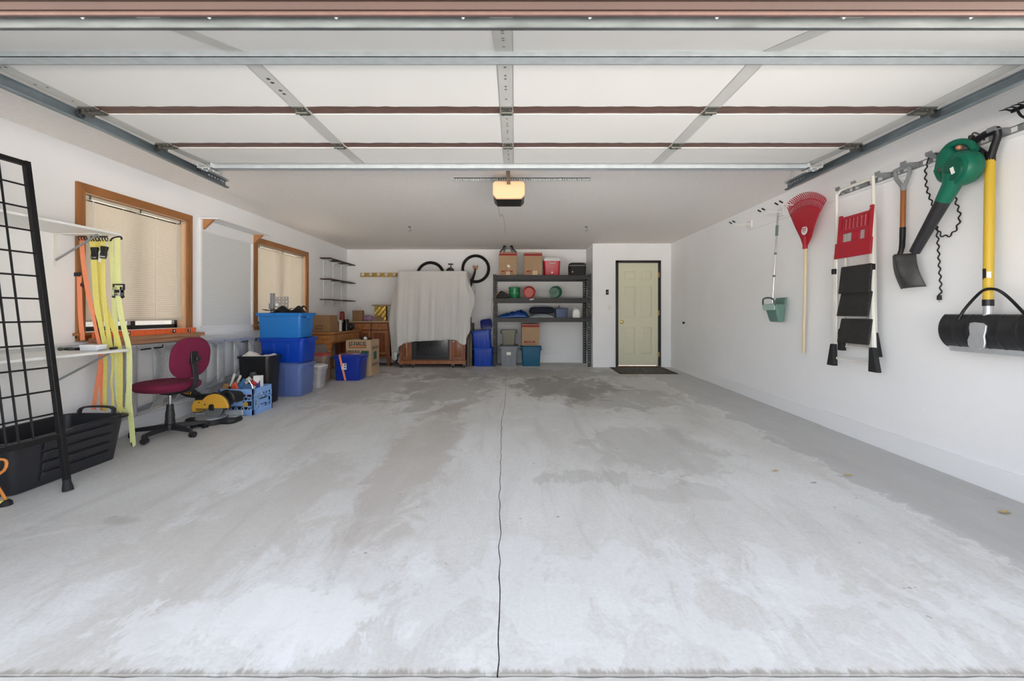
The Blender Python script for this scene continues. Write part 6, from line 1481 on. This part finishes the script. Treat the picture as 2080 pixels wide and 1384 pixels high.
def wavy(pts, amp, n):
    P = smooth_pts([PX(a,b_,3.06) for a,b_ in pts], n); out = []; L_ = 0
    for i, p in enumerate(P):
        if i: L_ += (P[i]-P[i-1]).length
        tt = (P[min(i+1,len(P)-1)]-P[max(i-1,0)]).normalized(); s_ = Vector((0, tt.z, -tt.y)); out.append(p + s_*amp*math.sin(L_*115))
    return out
obj('cord', MB().tube(wavy([(1882,335),(1880,352),(1882,380),(1890,405),(1901,432)], .008, 14), .0048, n=7), BLACK, t)
obj('cord', MB().tube(wavy([(1945,385),(1941,405),(1949,435),(1945,460),(1930,478),(1912,478),(1903,462),(1905,490),(1908,540),(1911,585),(1909,600)], .008, 16), .0048, n=7), BLACK, t)
obj('cord_loop', MB().tube(smooth_pts([PX(1882,335,3.06),PX(1888,318,3.03),PX(1900,312,3.0),PX(1912,318,2.98)],6), .0048, n=7), BLACK, t)
obj('cord_loop', MB().tube(smooth_pts([PX(1973,278,2.98),PX(1978,270,3.0),PX(1990,274,3.02),PX(2000,285,3.04)],6), .0048, n=7), BLACK, t)
pg = obj('plug', MB().rr([(-.02,.026,.022,.006),(.015,.022,.02,.006)]).xf(Matrix.Translation(PX(1908,604,3.06))), BLACK, t, bevel=.003); obj('prongs', MB().box(-.001,.001,-.006,-.004,-.035,-.02).box(-.001,.001,.004,.006,-.035,-.02).xf(Matrix.Translation(PX(1908,604,3.06))), CHROME, pg)

# ------------------------------------------------------------------ snow pusher
t = thing('snow_pusher', 'wide black snow pusher with a yellow shaft and black D grip', 'snow shovel', PX(2010, 725, 2.95))
YP = mat('yellow_shaft', '#d3b037', .4); xs_ = 3.02
g0 = PX(2011, 323, xs_); g1 = PX(2012, 272, xs_-.03); yy_ = g0.y
e0 = PX(2012, 612, 2.97)
obj('d_grip', MB().tube(smooth_pts([(xs_,yy_,g0.z-.01),(xs_-.01,yy_+.035,g0.z+.05),(xs_-.02,yy_+.075,g0.z+.105),(xs_-.03,yy_+.075,g0.z+.135)],5), [.02]*16, n=12).tube(smooth_pts([(xs_,yy_,g0.z-.01),(xs_-.01,yy_-.03,g0.z+.06),(xs_-.02,yy_-.06,g0.z+.12),(xs_-.03,yy_-.065,g0.z+.155)],5), [.02]*16, n=12).tube([(xs_-.03,yy_+.08,g0.z+.135),(xs_-.025,yy_+.0,g0.z+.16),(xs_-.03,yy_-.07,g0.z+.158)], .021, n=12).cyl((xs_,yy_,g0.z-.02),(xs_,yy_,g0.z+.045),.026,n=14), BLACK, t)
obj('shaft', MB().cyl((xs_,yy_,g0.z), (2.955,e0.y,e0.z), .025, n=18), YP, t)
dc = Vector((xs_,yy_,g0.z)).lerp(Vector((2.955,e0.y,e0.z)), .83)
for a0, a1, m_, h0, h1 in ((160, 222, BLKINK, -.05, .05), (110, 156, WHINK, -.045, .03)):
    obj('warning_label', MB().grid(lambda u, v: dc+Vector((.0256*math.cos(R(360-a0-(a1-a0)*u)), .0256*math.sin(R(360-a0-(a1-a0)*u)), h0+(h1-h0)*v)), 10, 2), m_, t)
obj('shaft_collar', MB().cyl((2.955,e0.y,e0.z+.01), (2.955,e0.y,e0.z-.03), .027, n=16), BLACK, t)
zt_p, zb_p = 1.052, .80
obj('socket', MB().tube(smooth_pts([(2.955,e0.y,e0.z-.02),(2.95,e0.y,e0.z-.10),(2.915,e0.y+.015,e0.z-.20),(2.905,e0.y+.02,e0.z-.28)],4), [.023]*5+[.022]*4+[.02]*4, n=14), ALU, t)
def pl_(u, v):
    r_ = .03+.038*math.sin(v*PI); return Vector((2.905+.10*(v-.55)**2*1.2+ .03*(1-math.sin(v*PI*.9)), e0.y-.035+(u-.5)*.74, zt_p+(zb_p-zt_p)*v))
def blade2(u, v):
    a = R(-50+110*v); x = 3.02-.125*math.cos(a) ; z = zt_p-.10 - .155*math.sin(a)*.85
    rib = .0035*max(0, math.cos(u*2*PI*7))**6
    return Vector((x-rib, 2.28+u*.615, z))
obj('pusher_blade', MB().grid(blade2, 120, 20), mat('pusher_black', '#202022', .35, vary=.15, scale=10), t, solid=.005)
ea = blade2(0, 1).z
obj('wear_strip', MB().hexa([(2.955,2.28,ea-.03),(2.965,2.28,ea-.03),(2.965,2.88,ea-.03),(2.955,2.88,ea-.03)], [(2.945,2.28,ea+.012),(2.957,2.28,ea+.012),(2.957,2.88,ea+.012),(2.945,2.88,ea+.012)]), ALU, t)
obj('socket_plate', MB().prism([Vector((2.885, e0.y+a_, z_)) for a_, z_ in ((.045,1.0),(.02,1.005),(-.03,1.0),(-.052,.985),(-.048,.95),(-.04,.92),(-.045,.88),(-.04,.85),(-.01,.835),(.03,.835),(.055,.855),(.058,.89),(.045,.93),(.05,.97))], (.012,0,0)), ALU, t, bevel=.004)
obj('brace_bow', MB().tube(smooth_pts([PX(1946,650,2.91), PX(1960,628,2.93), PX(1983,602,2.95), PX(1998,590,2.935), PX(2012,587,2.93), PX(2028,590,2.935), PX(2048,604,2.95), PX(2072,628,2.93), PX(2092,650,2.91)],5), .0085, n=10), BLACKM, t)

# ------------------------------------------------------------------ garden rake at the edge
t = thing('garden_rake', 'black steel bow rake hung tines up at the upper edge of the tool wall', 'rake', (2.95, 2.42, 2.2))
hy0, hy1, hx, hz = 2.12, 2.52, 2.95, 2.26
hd = obj('head_bar', MB().bar((hx,hy0,hz-.004),(hx,hy1,hz-.0),.012,.022), BLACKM, t, bevel=.002)
for k in range(13):
    y = hy1-.006-k*.031
    obj('tine', MB().tube([(hx,y,hz),(hx-.03,y+.006,hz+.012),(hx-.07,y+.01,hz+.005)], [.006,.005,.0015], n=7), BLACKM, t)
obj('bow', MB().tube(smooth_pts([(hx,hy1-.03,hz-.005),(hx+.01,hy1-.045,hz-.05),(hx+.02,hy1-.09,hz-.085),(hx+.03,hy1-.16,hz-.09),(hx+.035,hy1-.2,hz-.1)],5), .0065, n=8), BLACKM, t)
obj('bow', MB().tube(smooth_pts([(hx,hy0+.03,hz-.005),(hx+.01,hy0+.045,hz-.05),(hx+.02,hy0+.09,hz-.085),(hx+.03,hy0+.16,hz-.09),(hx+.035,hy0+.2,hz-.1)],5), .0065, n=8), BLACKM, t)
obj('handle', MB().cyl((hx+.035,(hy0+hy1)/2,hz-.09),(hx+.05,(hy0+hy1)/2,.55),.015,n=14), SHW, t)

# ------------------------------------------------------------------ dry leaves
LF = mat('dry_leaf_yellow', '#b9a16a', .7); LB_ = mat('dry_leaf_brown', '#8a5f45', .7)
for px, py, s_, m_, lab in ((2040,1043,.03,LF,'yellow dry leaf on the floor nearest the right wall'), (1722,967,.025,LF,'small tan leaf on the floor where the pale streak ends'), (1574,958,.022,LF,'tiny tan leaf on the open floor, left of the other leaves'), (1930,956,.03,LB_,'brown dry leaf lying against the right baseboard')):
    d = F*1.13/(py-CY)
    for _ in range(4): d = F*(CH-FZ(d))/(py-CY)
    c = Vector(((px-CX)/F*d, d, FZ(d)+.0015)); mb = MB(); pts = []
    for k in range(14):
        a = 2*PI*k/14; r_ = s_*(.6+.4*abs(math.cos(a)))*(1 if k % 2 else .72); pts.append(c+Vector((math.cos(a)*r_*1.3, math.sin(a)*r_*.8, .004+.006*abs(math.sin(a*1.5)))))
    mb.add([c+Vector((0,0,.002))]+pts, [(0,1+k,1+(k+1)%14) for k in range(14)])
    o = obj('dry_leaf', mb, m_, solid=.0008, smooth=False); tag(o, lab, 'leaf', 'dry leaves')
